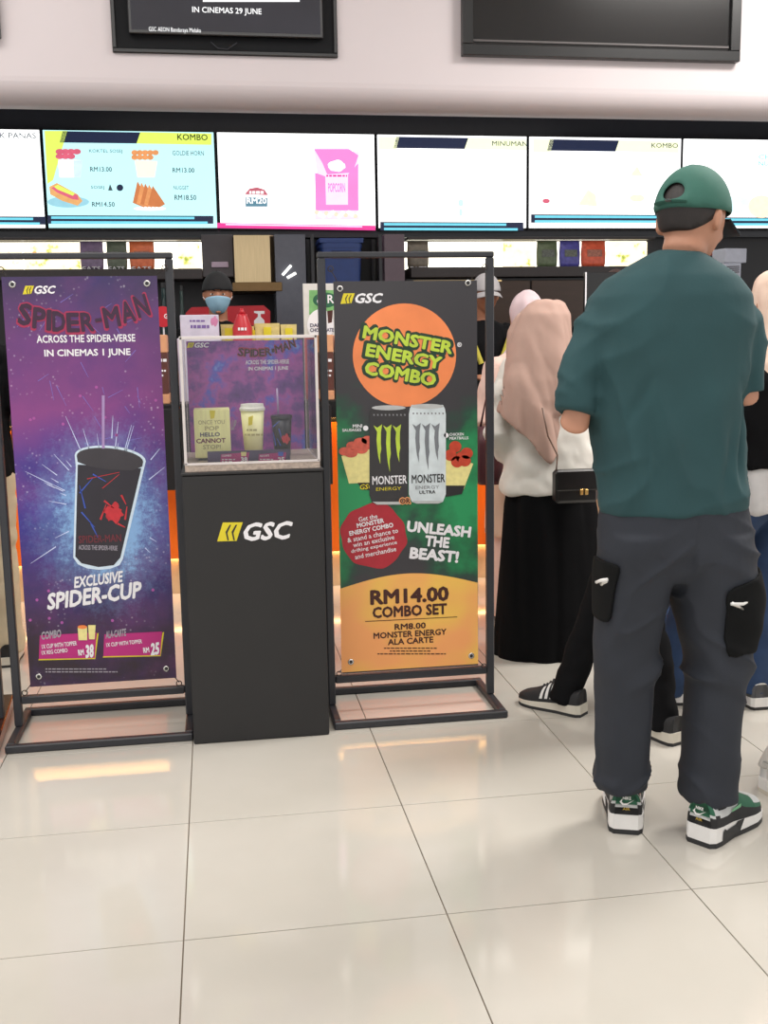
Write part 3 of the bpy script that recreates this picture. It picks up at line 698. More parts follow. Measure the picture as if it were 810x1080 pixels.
T('EXCLUSIVE', 77, 605, 131, 617, Y0, PW, bl, 2, rot=5, shear=.2, bold=.035); T('SPIDER-CUP', 48, 619, 152, 637, Y0, PW, bl, 2, rot=5, shear=.2, bold=.04)
def tagbox(px0, py0, px1, py1, par, Y, head, l1, l2, price, sc=1.0):
    h = py1 - py0; w_ = px1 - px0
    poly('tag_edge', [(px0 - .5, py1 + 1.4), (px0 + .2, py1 - 1), (px1 - 3, py1 - 3.5), (px1 + .5, py0), (px1 + 2, py0 - .5), (px1 - 1.5, py1)], Y, PY, par, 1)
    poly('tag_panel', [(px0 + 1, py0 + 2), (px1, py0 - 1), (px1 - 2, py1 - 1.2), (px0, py1)], Y, PMAG, par, 2)
    T(head, px0 + w_ * .03, py0 - h * .12, px0 + w_ * .40, py0 + h * .2, Y, PGREY, par, 4, rot=5, shear=.15, bold=.04)
    T(l1, px0 + w_ * .05, py0 + h * .36, px0 + w_ * .66, py0 + h * .53, Y, PW, par, 4, rot=3, bold=.02)
    if l2: T(l2, px0 + w_ * .05, py0 + h * .62, px0 + w_ * .5, py0 + h * .78, Y, PW, par, 4, rot=3, bold=.02)
    T('RM', px0 + w_ * .68, py0 + h * .62, px0 + w_ * .78, py0 + h * .85, Y, PW, par, 4, rot=5, bold=.04); T(price, px0 + w_ * .79, py0 + h * .42, px0 + w_ * .97, py0 + h * .95, Y, PW, par, 4, rot=5, shear=.15, bold=.05)
tagbox(41, 668, 102, 695, bl, Y0, 'COMBO', '1X CUP WITH TOPPER', '1X REG COMBO', '38')
tagbox(109, 667, 171, 692, bl, Y0, 'ALA-CARTE', '1X CUP WITH TOPPER', None, '25')
poly('snack_print', [(82, 662), (92, 661), (92, 675), (83, 675)], Y0, PCREAM, bl, 5); poly('snack_print', [(93, 659), (101, 659), (100, 674), (94, 674)], Y0, PCREAM, bl, 5); disc('snack_print', 87, 661, 5, 2, Y0, POR, bl, 6, n=14)
small_print([(48, 112, 705.5, 1.1), (48, 124, 708.5, 1.1)], Y0, PGREY, bl, 2)
hanging_rings(bl, ((13, 300), (155, 299), (41, 713.5), (175.5, 705)), Y0)
ties(bl, (((41, 713), (27, 729)), ((176, 705), (189, 719)), ((13, 300), (2, 285)), ((155, 299), (174, 283))))

# ---- orange and green banner
def banner_dark():
    m, nt, b = node_mat('green_smoke_print'); L = nt.links
    tc = nt.nodes.new('ShaderNodeTexCoord'); sp = nt.nodes.new('ShaderNodeSeparateXYZ'); L.new(tc.outputs['Object'], sp.inputs[0])
    n = nt.nodes.new('ShaderNodeTexNoise'); n.inputs['Scale'].default_value = 7; n.inputs['Detail'].default_value = 7; L.new(tc.outputs['Object'], n.inputs['Vector'])
    # printed green smoke: strongest at mid height towards the banner's edges
    def math_(op, a, b_=None, c=None):
        x = nt.nodes.new('ShaderNodeMath'); x.operation = op
        for i, v in enumerate((a, b_, c)):
            if v is None: continue
            if isinstance(v, (int, float)): x.inputs[i].default_value = v
            else: L.new(v, x.inputs[i])
        return x.outputs[0]
    z = sp.outputs[2]; ax = math_('ABSOLUTE', sp.outputs[0])
    band = math_('SUBTRACT', 1.0, math_('MULTIPLY', math_('ABSOLUTE', math_('SUBTRACT', z, .62)), 2.3))
    f = math_('ADD', math_('MULTIPLY', band, .75), math_('MULTIPLY', ax, 1.5)); f = math_('ADD', f, math_('MULTIPLY', math_('SUBTRACT', n.outputs['Fac'], .5), 1.3)); f = math_('MULTIPLY', f, 1.0)
    r = nt.nodes.new('ShaderNodeValToRGB'); e = r.color_ramp.elements
    e[0].position = .42; e[0].color = lin((58, 56, 60)) + (1,); e[1].position = 1.25 / 1.3; e[1].color = lin((40, 150, 92)) + (1,)
    x = e.new(.6); x.color = lin((40, 74, 60)) + (1,); x = e.new(.76); x.color = lin((32, 116, 72)) + (1,)
    L.new(f, r.inputs[0]); L.new(r.outputs[0], b.inputs['Base Color']); b.inputs['Roughness'].default_value = .45
    return m
br = empty('banner', (.779, YB - .02, .143), 'dark banner with two energy drink cans, orange disc and RM14.00 COMBO SET', 'banner')
box('sheet', (.530, YB - .0215, .143), (1.028, YB - .02, 1.517), banner_dark(), br, 0)
cinema_logo(359, 309.5, 404.5, 320.5, Y0, br)
disc('sun_disc', 426.5, 374.5, 54.5, 54.5, Y0, M('print_sun', (244, 140, 84), .5, var=.12, scale=5), br, 1, n=56)
for k, (s_, bx_) in enumerate((('MONSTER', (381, 351, 480, 366)), ('ENERGY', (384, 368.5, 468, 383.5)), ('COMBO', (383, 386.5, 462, 402)))):
    x0, y0, x1, y1 = bx_; T(s_, x0 - 2, y0 - 2.6, x1 + 2, y1 + 2.6, Y0, PDG, br, 2, rot=-11, bold=.10); T(s_, x0 + 1.5, y0 + .5, x1 - 1.5, y1 - .5, Y0, PLIME, br, 4, rot=-11, bold=.045)
T('®', 482, 361, 487, 366, Y0, PW, br)
def can_print(x0, x1, y0, y1, body, mark, ink, top):
    w_ = x1 - x0
    poly('can_print', [(x0 + 1, y0 + 4), (x0 + 3, y0), (x1 - 3, y0), (x1 - 1, y0 + 4), (x1, y0 + 10), (x1, y1 - 10), (x1 - 3, y1 - 2), (x1 - 8, y1), (x0 + 8, y1), (x0 + 3, y1 - 2), (x0, y1 - 10), (x0, y0 + 10)], Y0, body, br, 6)
    disc('can_rim', (x0 + x1) / 2, y0 + 1.5, w_ * .44, 2.6, Y0, M('print_silver', (188, 190, 190), .3, var=.1), br, 7)
    poly('can_rim', [(x0 + 3, y1 - 3), (x1 - 3, y1 - 3), (x1 - 8, y1), (x0 + 8, y1)], Y0, M('print_silver', (188, 190, 190), .3, var=.1), br, 7)
    for q in range(9): poly('can_tick', [(x0 + 4 + q * w_ * .1, y0 + 8), (x0 + 5.6 + q * w_ * .1, y0 + 8.2), (x0 + 5.6 + q * w_ * .1, y0 + 10), (x0 + 4 + q * w_ * .1, y0 + 9.8)], Y0, M('print_mid_grey', (130, 130, 134), .5), br, 7)
    cx = (x0 + x1) / 2 - 1
    for k, (ox, hb) in enumerate(((-10, 40), (0, 48), (10, 38))):
        bx0, yt = cx + ox, y0 + 21
        poly('claw_mark', [(bx0 - 5, yt - 1), (bx0 - 1, yt + 1.5), (bx0 + 4, yt - 2), (bx0 + 2.8, yt + 6), (bx0 + 2.6, yt + hb * .45), (bx0 + 3.2, yt + hb * .6), (bx0 + 2, yt + hb * .75), (bx0 + 2.2, yt + hb), (bx0, yt + hb * .8), (bx0 - 1, yt + hb * .6), (bx0 - 1.8, yt + hb * .35), (bx0 - 1.2, yt + 6)], Y0, mark, br, 8)
    T('MONSTER', x0 + 3, y0 + 73, x1 - 1, y0 + 82, Y0, ink, br, 8, bold=.02); T('ENERGY', x0 + 7, y0 + 85, x1 - 7, y0 + 88.5, Y0, M('print_mid_grey', (130, 130, 134), .5) if ink is PINK_BLACK else PY, br, 8, bold=.0)
can_print(389.5, 430, 428.5, 532, M('print_can_black', (50, 48, 50), .4, var=.1, scale=20), PLIME, PW, 0)
can_print(431, 470, 427, 531, M('print_can_white', (212, 222, 226), .4, var=.12, scale=22), M('print_claw_grey', (120, 124, 130), .5), PINK_BLACK, 0)
T('ULTRA', 442, 517, 459, 520.5, Y0, PINK_BLACK, br, 9)
T('OR', 420.5, 524, 433.5, 532, Y0, M('print_halo', (244, 170, 110), .5), br, 9, bold=.12); T('OR', 421.5, 525, 432.5, 531, Y0, PBRN, br, 10, bold=.04)
poly('snack_cup_print', [(360, 481), (391, 472), (391, 509), (368, 510)], Y0, PCREAM, br, 3); poly('cup_base_print', [(377, 509), (395, 509), (397, 518), (382, 516)], Y0, PINK_BLACK, br, 3); T('GSC', 379, 510.5, 394, 516, Y0, PY, br, 4, shear=.2)
for x, y in ((364, 476), (372, 470), (380, 466), (386, 470), (370, 478), (381, 474), (388, 464)): disc('sausage_print', x, y, 7, 4.5, Y0, M('print_sausage', (204, 92, 74), .5, var=.2, scale=60), br, 4 + (x * 7 + y * 3) % 10 * .12, n=18)
poly('snack_cup_print', [(469, 478), (499, 489), (489, 516), (469, 514)], Y0, PCREAM, br, 3)
poly('cup_base_print', [(469, 512), (490, 512), (487, 521), (470, 524)], Y0, PINK_BLACK, br, 4)
for x, y in ((475, 480), (480, 471), (487, 482), (492, 478), (482, 487), (490, 486)): disc('meatball_print', x, y, 6.5, 6, Y0, M('print_meatball', (196, 66, 40), .5, var=.15, scale=50), br, 4 + (x * 7 + y * 3) % 10 * .12, n=18)
T('MINI', 372, 447.5, 382, 451, Y0, PW, br); T('SAUSAGES', 361, 452, 381, 455, Y0, PW, br); disc('plus_disc', 385.5, 451.5, 2.8, 2.8, Y0, PW, br, 6, n=16)
T('CHICKEN', 474, 456.5, 489, 459.5, Y0, PW, br); T('MEATBALLS', 474, 460.5, 494, 463.5, Y0, PW, br); disc('plus_disc', 470.5, 459, 2.6, 2.6, Y0, PW, br, 6, n=16)
disc('red_splash', 394, 565, 34.5, 34.5, Y0, PRED, br, 2, n=60, wob=.05)
for s_, x0, x1, yc, bd in (('Get the', 378, 398, 546, 0), ('MONSTER', 376, 405, 551.5, .02), ('ENERGY COMBO', 368, 415, 558, .02), ('& stand a chance to', 366, 420, 564.5, 0), ('win an exclusive', 372, 416, 570.5, 0), ('drifting experience', 370, 419, 577, 0), ('and merchandise', 374, 418, 583, 0)):
    T(s_, x0, yc - 2.5, x1, yc + 2.5, Y0, PW, br, 4, rot=9, bold=bd + .012)
for s_, bx_ in (('UNLEASH', (429, 552, 497, 564)), ('THE', (448, 565.5, 474, 577)), ('BEAST!', (432, 579, 484, 591.5))): T(s_, *bx_, Y0, PW, br, 4, rot=-8, bold=.05)
# orange lower field with curved top edge
pts = [(358.6 + (503.6 - 358.6) * i / 24, 621 - 6.5 * i / 24 - 13 * math.sin(PI * i / 24)) for i in range(25)]
def lower_field():
    m, nt, b = node_mat('orange_gold_print'); tc = nt.nodes.new('ShaderNodeTexCoord'); n = nt.nodes.new('ShaderNodeTexNoise'); n.inputs['Scale'].default_value = 3.2; nt.links.new(tc.outputs['Object'], n.inputs['Vector'])
    r = nt.nodes.new('ShaderNodeValToRGB'); e = r.color_ramp.elements; e[0].position = .42; e[0].color = lin((250, 170, 104)) + (1,); e[1].position = .68; e[1].color = lin((246, 212, 86)) + (1,)
    nt.links.new(n.outputs['Fac'], r.inputs[0]); nt.links.new(r.outputs[0], b.inputs['Base Color']); b.inputs['Roughness'].default_value = .45; return m
poly('lower_field', pts + [(504.3, 700), (360.3, 709.2)], Y0, lower_field(), br, 1)
T('RM14.00', 390.5, 620, 473.5, 636, Y0, PBRN, br, 3, bold=.045); T('COMBO SET', 393, 638, 471.5, 650, Y0, PBRN, br, 3, bold=.04)
stroke('rule', (385, 655.3), (482, 650.5), .7, Y0, PBRN, br, 3)
T('RM8.00', 416, 657, 449, 663.5, Y0, PBRN, br, 3, bold=.03); T('MONSTER ENERGY', 394, 665, 471, 671.5, Y0, PBRN, br, 3, bold=.03); T('ALA CARTE', 409, 672.5, 457, 679, Y0, PBRN, br, 3, bold=.03)
small_print([(405, 461, 683.5, 1.1), (411, 455, 686.5, 1.1), (398, 470, 689.5, 1.1)], Y0, PBRN, br, 3)
hanging_rings(br, ((358.5, 304.5), (493.5, 298.5), (370, 698), (497, 691.5)), Y0)
ties(br, (((369, 697), (357, 709)), ((497, 691), (509, 701)), ((358, 304), (348, 284)), ((493, 298), (510, 282))))

# ---- black plinth and acrylic display case
YPD = .595
pd = empty('display_plinth', (.229, .82, 0), 'tall matt black plinth with the yellow and white GSC logo between the banners', 'plinth')
BLKP = M('black_board_matt', (34, 33, 34), .55, var=.05, scale=8, bump=.05)
box('body', (.004, YPD, 0), (.457, 1.045, .9), BLKP, pd, .004)
box('top_edge', (.002, YPD - .003, .9), (.459, 1.048, .909), M('black_edge', (34, 33, 34), .5), pd, .002)
cinema_logo(229, 551, 310, 571, YPD - .0006, pd)
cs = empty('display_case', (.23, .82, .909), 'clear acrylic case of popcorn and drink samples on the black plinth', 'display case')
cx0, cx1, cy0, cy1, cz0, cz1 = .016, .449, .60, 1.035, .909, 1.338
ACR = clear_mat('acrylic', (.975, .98, .985)); EDGE = M('acrylic_edge', (214, 206, 204), .3, var=.06)
box('base', (cx0, cy0, cz0), (cx1, cy1, cz0 + .024), M('case_base', (176, 160, 148), .5, var=.25, scale=90), cs, .002)
th = .004
box('pane', (cx0, cy0, cz0 + .024), (cx1, cy0 + th, cz1), ACR, cs, 0); box('pane', (cx0, cy0 + th, cz0 + .024), (cx0 + th, cy1 - th, cz1), ACR, cs, 0)
box('pane', (cx1 - th, cy0 + th, cz0 + .024), (cx1, cy1 - th, cz1), ACR, cs, 0); box('pane', (cx0 + th, cy0 + th, cz1 - th), (cx1 - th, cy1 - th, cz1), ACR, cs, 0)
for x in (cx0 - .001, cx1 - .008): box('edge_strip', (x, cy0 - .002, cz0 + .024), (x + .009, cy0 + .0035, cz1), EDGE, cs, .001)
box('edge_strip', (cx0, cy0 - .002, cz1 - .009), (cx1, cy0 + .0035, cz1 + .001), EDGE, cs, .001)
box('edge_strip', (cx0, cy0 - .002, cz0 + .022), (cx1, cy0 + .0035, cz0 + .03), EDGE, cs, .001)
for x in (cx0, cx1 - .005): box('edge_strip', (x, cy0, cz1 - .004), (x + .005, cy1, cz1 + .001), EDGE, cs, .001); box('edge_strip', (x, cy1 - .005, cz0 + .024), (x + .005, cy1, cz1), EDGE, cs, .001); box('edge_strip', (x, cy0, cz0 + .022), (x + .005, cy1, cz0 + .028), EDGE, cs, .001)
YK = cy1 - .02
def backdrop():
    m, nt, b = node_mat('purple_backdrop_print'); L = nt.links; tc = nt.nodes.new('ShaderNodeTexCoord')
    n = nt.nodes.new('ShaderNodeTexNoise'); n.inputs['Scale'].default_value = 7; n.inputs['Detail'].default_value = 8; n.inputs['Roughness'].default_value = .65; L.new(tc.outputs['Object'], n.inputs['Vector'])
    r = nt.nodes.new('ShaderNodeValToRGB'); e = r.color_ramp.elements; e[0].position = .3; e[0].color = lin((64, 40, 96)) + (1,); e[1].position = .70; e[1].color = lin((150, 180, 236)) + (1,)
    for p, c in ((.44, (120, 66, 150)), (.52, (176, 84, 168)), (.60, (88, 92, 200))): x = e.new(p); x.color = lin(c) + (1,)
    L.new(n.outputs['Fac'], r.inputs[0]); L.new(r.outputs[0], b.inputs['Base Color']); b.inputs['Roughness'].default_value = .4; return m
BD = backdrop()
bk = empty('printed_backdrop', (.23, YK, cz0 + .024), 'purple printed backdrop card inside the acrylic case', 'backdrop')
box('card', (cx0 + .012, YK, cz0 + .025), (cx1 - .012, YK + .003, cz1 - .012), BD, bk, 0)
cinema_logo(197, 361.5, 221, 367, YK, bk)
arched('SPIDER-MAN', 251, 311, 375, 8, 9, 5, YK, M('print_red_outline', (168, 44, 84), .5), bk, 1, grow=.8); arched('SPIDER-MAN', 251, 311, 375, 7.5, 8.5, 5, YK, PDRED, bk, 3, grow=0)
T('ACROSS THE SPIDER-VERSE', 259, 379.5, 305, 384, YK, PW, bk, bold=.02); T('IN CINEMAS 1 JUNE', 262, 386.5, 304, 391.5, YK, PW, bk, bold=.03)
T('UP', 243, 443, 250, 454, YK, PGREY, bk, shear=.2, bold=.04)
# samples inside the case
POPY = M('popcorn_box_print', (250, 242, 172), .55, var=.10, scale=14, stretch=(6, 6, .6))
x0, x1, z0, z1 = prect(205, 432, 243, 479, .72)
fz = cz0 + .025
pb = empty('popcorn_box', ((x0 + x1) / 2, .78, fz + .008), 'pale yellow popcorn carton reading HELLO CANNOT STOP in the acrylic case', 'popcorn box')
box('carton', (x0, .72, fz + .008), (x1, .72 + (x1 - x0), z1), POPY, pb, .002)
boxes('stand', [((x0 + .01, .73, fz), (x1 - .01, .72 + (x1 - x0) - .01, fz + .008))], BLKP, pb)
def PT(s_, bx_, Y, mat, par, **k): return T(s_, *bx_, Y, mat, par, **k)
tcol = M('print_pale_text', (186, 176, 120), .5)
T('ONCE YOU', 209, 443, 237, 447.5, .72, tcol, pb, bold=.02); T('POP', 216, 449.3, 231, 454, .72, tcol, pb, bold=.03)
T('HELLO', 211, 456, 232, 460.5, .72, M('print_slate', (72, 70, 96), .5), pb, bold=.035); T('CANNOT', 207, 462.3, 238, 467.3, .72, M('print_plum', (116, 44, 62), .5), pb, bold=.035); T('STOP!', 214, 469, 233, 473.6, .72, tcol, pb, bold=.03)
poly('yellow_blot', [(221, 433), (227, 433), (226, 441), (222, 442)], .72, PY, pb, 1)
x0, x1, z0, z1 = prect(254.5, 431, 280, 477, .78); r1 = (x1 - x0) / 2; cc = ((x0 + x1) / 2, .78 + r1, 0)
dc = empty('drink_cup', (cc[0], cc[1], fz), 'pale yellow paper drink cup with white lid in the acrylic case', 'cup')
mesh_obj('cup', *lathe([(r1 * .74, fz), (r1 * .98, z1 - .008)], cc), M('paper_cup', (252, 246, 190), .5, var=.06), dc, smooth=True)
mesh_obj('lid', *lathe([(r1 * 1.06, z1 - .008), (r1 * 1.08, z1), (r1 * .98, z1 + .004), (r1 * .95, z1 + .014), (r1 * .5, z1 + .016)], cc), M('lid_white', (226, 224, 214), .35), dc, smooth=False)
small_print([(260, 272, 453.5, 2), (258, 277, 458.5, 2)], .7795, tcol, dc); poly('yellow_blot', [(262, 440), (267, 438), (266, 448), (262, 449)], .779, PY, dc, 1)
x0, x1, z0, z1 = prect(287, 438, 309, 476, .80); r1 = (x1 - x0) / 2; cc = ((x0 + x1) / 2, .80 + r1, 0)
kc = empty('dark_cup', (cc[0], cc[1], fz), 'black souvenir drink cup with red and blue strokes and a straw', 'cup')
mesh_obj('cup', *lathe([(r1 * .78, fz), (r1 * .98, z1 - .012)], cc), M('cup_black', (34, 32, 44), .35, var=.1), kc, smooth=True)
mesh_obj('lid', *lathe([(r1 * 1.05, z1 - .012), (r1 * 1.05, z1 - .002), (r1 * .9, z1)], cc), M('cup_lid_black', (40, 38, 48), .35), kc)
tube('straw', [(cc[0] - .01, cc[1], z1 - .01), (cc[0] - .012, cc[1], z1 + .09)], .0035, M('straw_clear', (160, 140, 178), .3), kc)
disc('red_blot', 301.5, 463, 4.2, 5, .798, RS, kc, 2, n=20, wob=.3)
for a, b in (((288, 450), (295, 444)), ((291, 470), (288, 456)), ((296, 470), (292, 462)), ((294, 452), (297, 462))): stroke('blue_stroke', a, b, 1.1, .798, PBLUE, kc, 2, .5)
st = empty('price_strip_sign', tuple(W(260, 490, .66)), 'small purple price sign with two pink tags at the case front', 'sign')
x0, x1, z0, z1 = prect(219, 475, 306, 491, .66)
box('card', (x0, .66, fz), (x1, .664, z1), M('print_plum_card', (72, 54, 92), .4, var=.15, scale=20), st, 0)
for a in ((233, 263), (273, 302)):
    poly('tag_panel', [(a[0], 479), (a[1], 477), (a[1] - 1.5, 488), (a[0] - .5, 489)], .66, PMAG, st, 2)
    T('COMBO' if a[0] == 233 else 'ALA-CARTE', a[0] + 1, 479.5, a[0] + 11, 481.5, .66, PW, st, 4); small_print([(a[0] + 1, a[0] + 15, 484.5, 1), (a[0] + 1, a[0] + 12, 486.5, 1)], .66, PW, st, 4); T('38' if a[0] == 233 else '25', a[1] - 9, 482, a[1] - 2, 487, .66, PW, st, 4, bold=.04)
    poly('snack_print', [(a[1] - 9, 476.5), (a[1] - 3, 476.5), (a[1] - 3.5, 481), (a[1] - 8.5, 481)], .66, PCREAM if a[0] == 233 else PBLUE, st, 5)

# ---- things on the counter top
ZC = 1.022
def counter_item(name, px0, py0, px1, py1, Y, depth, mat, label, cat, z=ZC):
    a, b, z0, z1 = prect(px0, py0, px1, py1, Y); e = empty(name, ((a + b) / 2, Y + depth / 2, z), label, cat)
    return e, a, b, z1
LIL = M('lilac_carton', (206, 200, 218), .55, var=.12, scale=14)
e, a, b, z1 = counter_item('tissue_carton', 190, 332, 233, 353, 2.9, .2, LIL, 'white and lilac printed carton on the counter behind the acrylic case', 'carton')
box('lower_box', (a - .02, 2.9, ZC), (b, 3.1, z1 - .12), LIL, e); box('upper_box', (a, 2.905, z1 - .12), (b - .01, 3.09, z1), LIL, e)
small_print([(200, 216, 338.5, 2), (201, 222, 344.5, 3.4)], 2.905, M('print_violet', (122, 96, 160), .5), e, 2); disc('print_flower', 226, 339, 4, 5, 2.905, M('print_rose', (206, 130, 170), .5), e, 1, n=14, wob=.3)
YB_ = M('yellow_carton', (214, 196, 128), .55, var=.15, scale=30)
for px0, px1, py0, lb in ((233, 249, 342, 'small cream popcorn carton left of the red bottle'), (262, 268, 344, 'narrow cream popcorn carton right of the red bottle'), (269, 295, 341, 'yellow popcorn carton on the counter, widest of the row'), (296, 313, 342, 'cream popcorn carton at the right end of the row')):
    e, a, b, z1 = counter_item('popcorn_carton', px0, py0, px1, 354, 2.94, .14, YB_, lb, 'carton'); e['group'] = 'popcorn cartons on the counter'
    V, F = loft_rings([[(a + .012, 2.95, ZC), (b - .012, 2.95, ZC), (b - .012, 3.07, ZC), (a + .012, 3.07, ZC)], [(a, 2.94, z1), (b, 2.94, z1), (b, 3.08, z1), (a, 3.08, z1)]]); mesh_obj('carton', V, F, YB_, e)
    box('front_stripe', ((a + b) / 2 - .02, 2.936, z1 - .1), ((a + b) / 2 + .02, 2.94, z1 - .02), PY, e, 0)
REDP = M('red_plastic', (188, 26, 42), .35, var=.06)
e, a, b, z1 = counter_item('sauce_bottle', 245, 325, 266, 353, 2.86, .08, REDP, 'red squeeze bottle with a pointed cap on the counter', 'bottle')
c = ((a + b) / 2, 2.885, 0); r_ = (b - a) / 2; mesh_obj('bottle', *lathe([(r_ * .9, ZC), (r_, ZC + .05), (r_, z1 - .1), (r_ * .55, z1 - .04), (r_ * .5, z1 - .03)], c, 20), REDP, e, smooth=True)
mesh_obj('nozzle', *lathe([(r_ * .4, z1 - .03), (r_ * .12, z1)], c, 12), REDP, e, smooth=True); small_print([(251, 260, 347, 3)], 2.832, PW, e)
e, a, b, z1 = counter_item('red_sign', 196, 322, 286, 347, 4.3, .03, REDP, 'rounded red board with a white hand-pump picture behind the cartons', 'sign')
V = [(p[0], yy, p[2]) for yy in (4.3, 4.32) for p in [W(x, y, 4.3) for x, y in ((193, 352), (196, 330), (202, 324), (278, 322), (285, 328), (285, 352))]]
n = 6; e.location = ((a + b) / 2, 4.31, .9); ORG[e.name] = np.array(e.location); box('stand', (a + .1, 4.32, .9), (b - .1, 4.34, z1 - .12), REDP, e); mesh_obj('board', V, [list(range(5, -1, -1)), list(range(6, 12))] + [[i, (i + 1) % 6, 6 + (i + 1) % 6, 6 + i] for i in range(6)], REDP, e)
poly('pump_print', [(268, 328), (279, 328), (279, 331), (275, 331), (275, 334), (279, 338), (279, 346), (268, 346), (268, 338), (272, 334), (272, 331), (268, 330)], 4.3, PW, e)
# dark chocolate sign board between case and banner
e, a, b, z1 = counter_item('product_board', 320, 299, 358, 353, 3.1, .02, PW, 'green and white DARK CHOCOLATE product board behind the case', 'sign', ZC)
box('board', (a, 3.1, ZC), (b, 3.115, z1), M('board_white', (214, 212, 208), .5), e)
poly('green_field', [(326, 306), (357, 306), (357, 326), (326, 332)], 3.1, M('print_leaf', (120, 178, 110), .5, var=.15), e); disc('green_badge', 343, 316.5, 13, 8, 3.1, M('print_deep_green', (34, 96, 66), .5), e, 2)
T('& R', 334, 311, 352, 320, 3.1, PW, e, 4, bold=.02); disc('white_field', 338, 343, 14, 17, 3.1, PW, e, 3); T('DARK', 327, 341, 342, 345, 3.1, M('print_slate', (72, 70, 96), .5), e, 5, bold=.03); T('CHOCOLATE', 327, 346, 352, 350, 3.1, M('print_slate', (72, 70, 96), .5), e, 5, bold=.03)
poly('chocolate_print', [(345, 328), (351, 327), (350, 340), (346, 341)], 3.1, PBRN, e, 5)
for px0, px1, lb in ((338, 352, 'peach and brown snack display box left of the orange banner'), (356, 372, 'peach and brown snack display box hidden behind the orange banner edge'), (164, 177, 'peach and brown snack display box beside the purple banner')):
    e, a, b, z1 = counter_item('snack_display_box', px0, 353, px1, 420, YC - .12, .16, None, lb, 'box')
    PEA = M('peach_card', (214, 156, 116), .5, var=.06)
    y = YC - .12
    box('tray', (a, y, ZC), (b, y + .2, ZC + .05), PEA, e); box('wrapper', (a, y, ZC + .05), (b, y + .2, z1 - .09), M('brown_card', (92, 52, 44), .5, var=.15), e); box('lid', (a, y, z1 - .09), (b, y + .2, z1), PEA, e)
    small_print([(px0 + 1, px1 - 1, 380, 3), (px0 + 2, px1 - 2, 391, 2), (px0 + 2, px1 - 3, 396, 2)], y, PW, e)
e = empty('round_sign', tuple(W(172, 334, 3.05) * [1, 1, 0] + [0, 0, ZC]), 'round red sign on a stick beside the purple banner', 'sign')
c = W(172, 334, 3.05); V, F = loft_rings([[(c[0] + .055 * math.cos(2 * PI * j / 28), y, c[2] + .055 * math.sin(2 * PI * j / 28)) for j in range(28)] for y in (3.045, 3.055)]); mesh_obj('disc', V, F, REDP, e); T('G', 173, 331, 177, 336, 3.045, PW, e)
box('stick', (c[0] - .004, 3.056, ZC), (c[0] + .004, 3.062, c[2]), PW, e, 0)
e, a, b, z1 = counter_item('till_screen', 617, 287, 660, 330, 3.3, .05, BZ, 'black till monitor on the counter left of the man in green', 'monitor')
box('panel', (a, 3.3, z1 - .26), (b, 3.33, z1), BZ, e); box('neck', ((a + b) / 2 - .02, 3.33, ZC), ((a + b) / 2 + .02, 3.36, z1 - .1), BZ, e); box('foot', ((a + b) / 2 - .09, 3.26, ZC), ((a + b) / 2 + .09, 3.42, ZC + .012), BZ, e); box('edge_trim', (a, 3.296, z1 - .26), (a + .008, 3.3, z1), PW, e, 0)
# low dark base with a post at the left edge
e = empty('standee_base', (-.8, .85, 0), 'low glossy dark brown standee base at the left edge', 'base')
V = [(-1.3, .62, 0), (-.62, .60, 0), (-.66, 1.12, 0), (-1.3, 1.12, 0)]; V += [(x, y, .05) for x, y, z in V]
V2, F2 = bevelled(V, BOXF, .004, 1); mesh_obj('slab', V2, F2, M('dark_gloss_brown', (62, 32, 24), .15, var=.08), e)
box('post', (-.675, .845, .05), (-.645, .875, 1.5), BLK_METAL, e); box('panel', (-1.3, .85, .1), (-.675, .862, 1.5), M('standee_panel', (60, 52, 50), .5), e)

# ================================================================== PEOPLE
def rotz(a): return np.array([[math.cos(a), -math.sin(a), 0], [math.sin(a), math.cos(a), 0], [0, 0, 1]])
def rotx(a): return np.array([[1, 0, 0], [0, math.cos(a), -math.sin(a)], [0, math.sin(a), math.cos(a)]])
def xf(part, fn): return [tuple(fn(np.array(p, float))) for p in part[0]], part[1]
def PR(y, xl, xr, hd, Y, sup=2.3, dy=0.0):
    a, b = W(xl, y, Y), W(xr, y, Y); c = (a + b) / 2
    return ring((c[0], Y + dy, c[2]), (b[0] - a[0]) / 2, hd, 32, sup)
def px_loft(rows, sup=2.3): return loft_rings([PR(*r[:4], r[4], sup) for r in rows])
SKIN = M('skin', (182, 130, 104), .5, var=.04, scale=20)
SKIN2 = M('skin_tan', (168, 112, 84), .5, var=.04, scale=20)
HAIRM = M('hair_black', (32, 25, 24), .55, var=.2, scale=120, bump=.3)
def head_parts():
    rings = []; nu, nv = 28, 18
    for i in range(1, nv):
        t = PI * i / nv; z = -math.cos(t); r = math.sin(t)
        R_ = []
        for j in range(nu):
            a = 2 * PI * j / nu; x = .076 * r * math.cos(a); y = .096 * r * math.sin(a); zz = .118 * z
            if z < 0:
                k = -z; x *= 1 - .22 * k; y = y * (1 - .12 * k) + .022 * k
            if y > .06: y = .06 + (y - .06) * .75
            R_.append((x, y, zz))
        rings.append(R_)
    P = [loft_rings(rings)]
    P.append(limb([(0, .08, .022), (0, .098, -.012), (0, .106, -.03), (0, .09, -.042)], [.009, .011, .014, .008], 10))
    for s in (-1, 1):
        P.append(xf(ellipsoid((0, 0, 0), (.009, .021, .033), 12, 8), lambda p, s=s: p @ rotz(s * .35).T + [s * .078, -.008, -.012]))
        P.append(ellipsoid((s * .03, .078, .024), (.02, .01, .007), 10, 6))
        P.append(ellipsoid((s * .036, .064, -.03), (.02, .02, .02), 10, 6))
    P.append(ellipsoid((0, .086, -.066), (.022, .01, .008), 10, 6)); P.append(ellipsoid((0, .078, -.098), (.02, .018, .014), 10, 6))
    return P
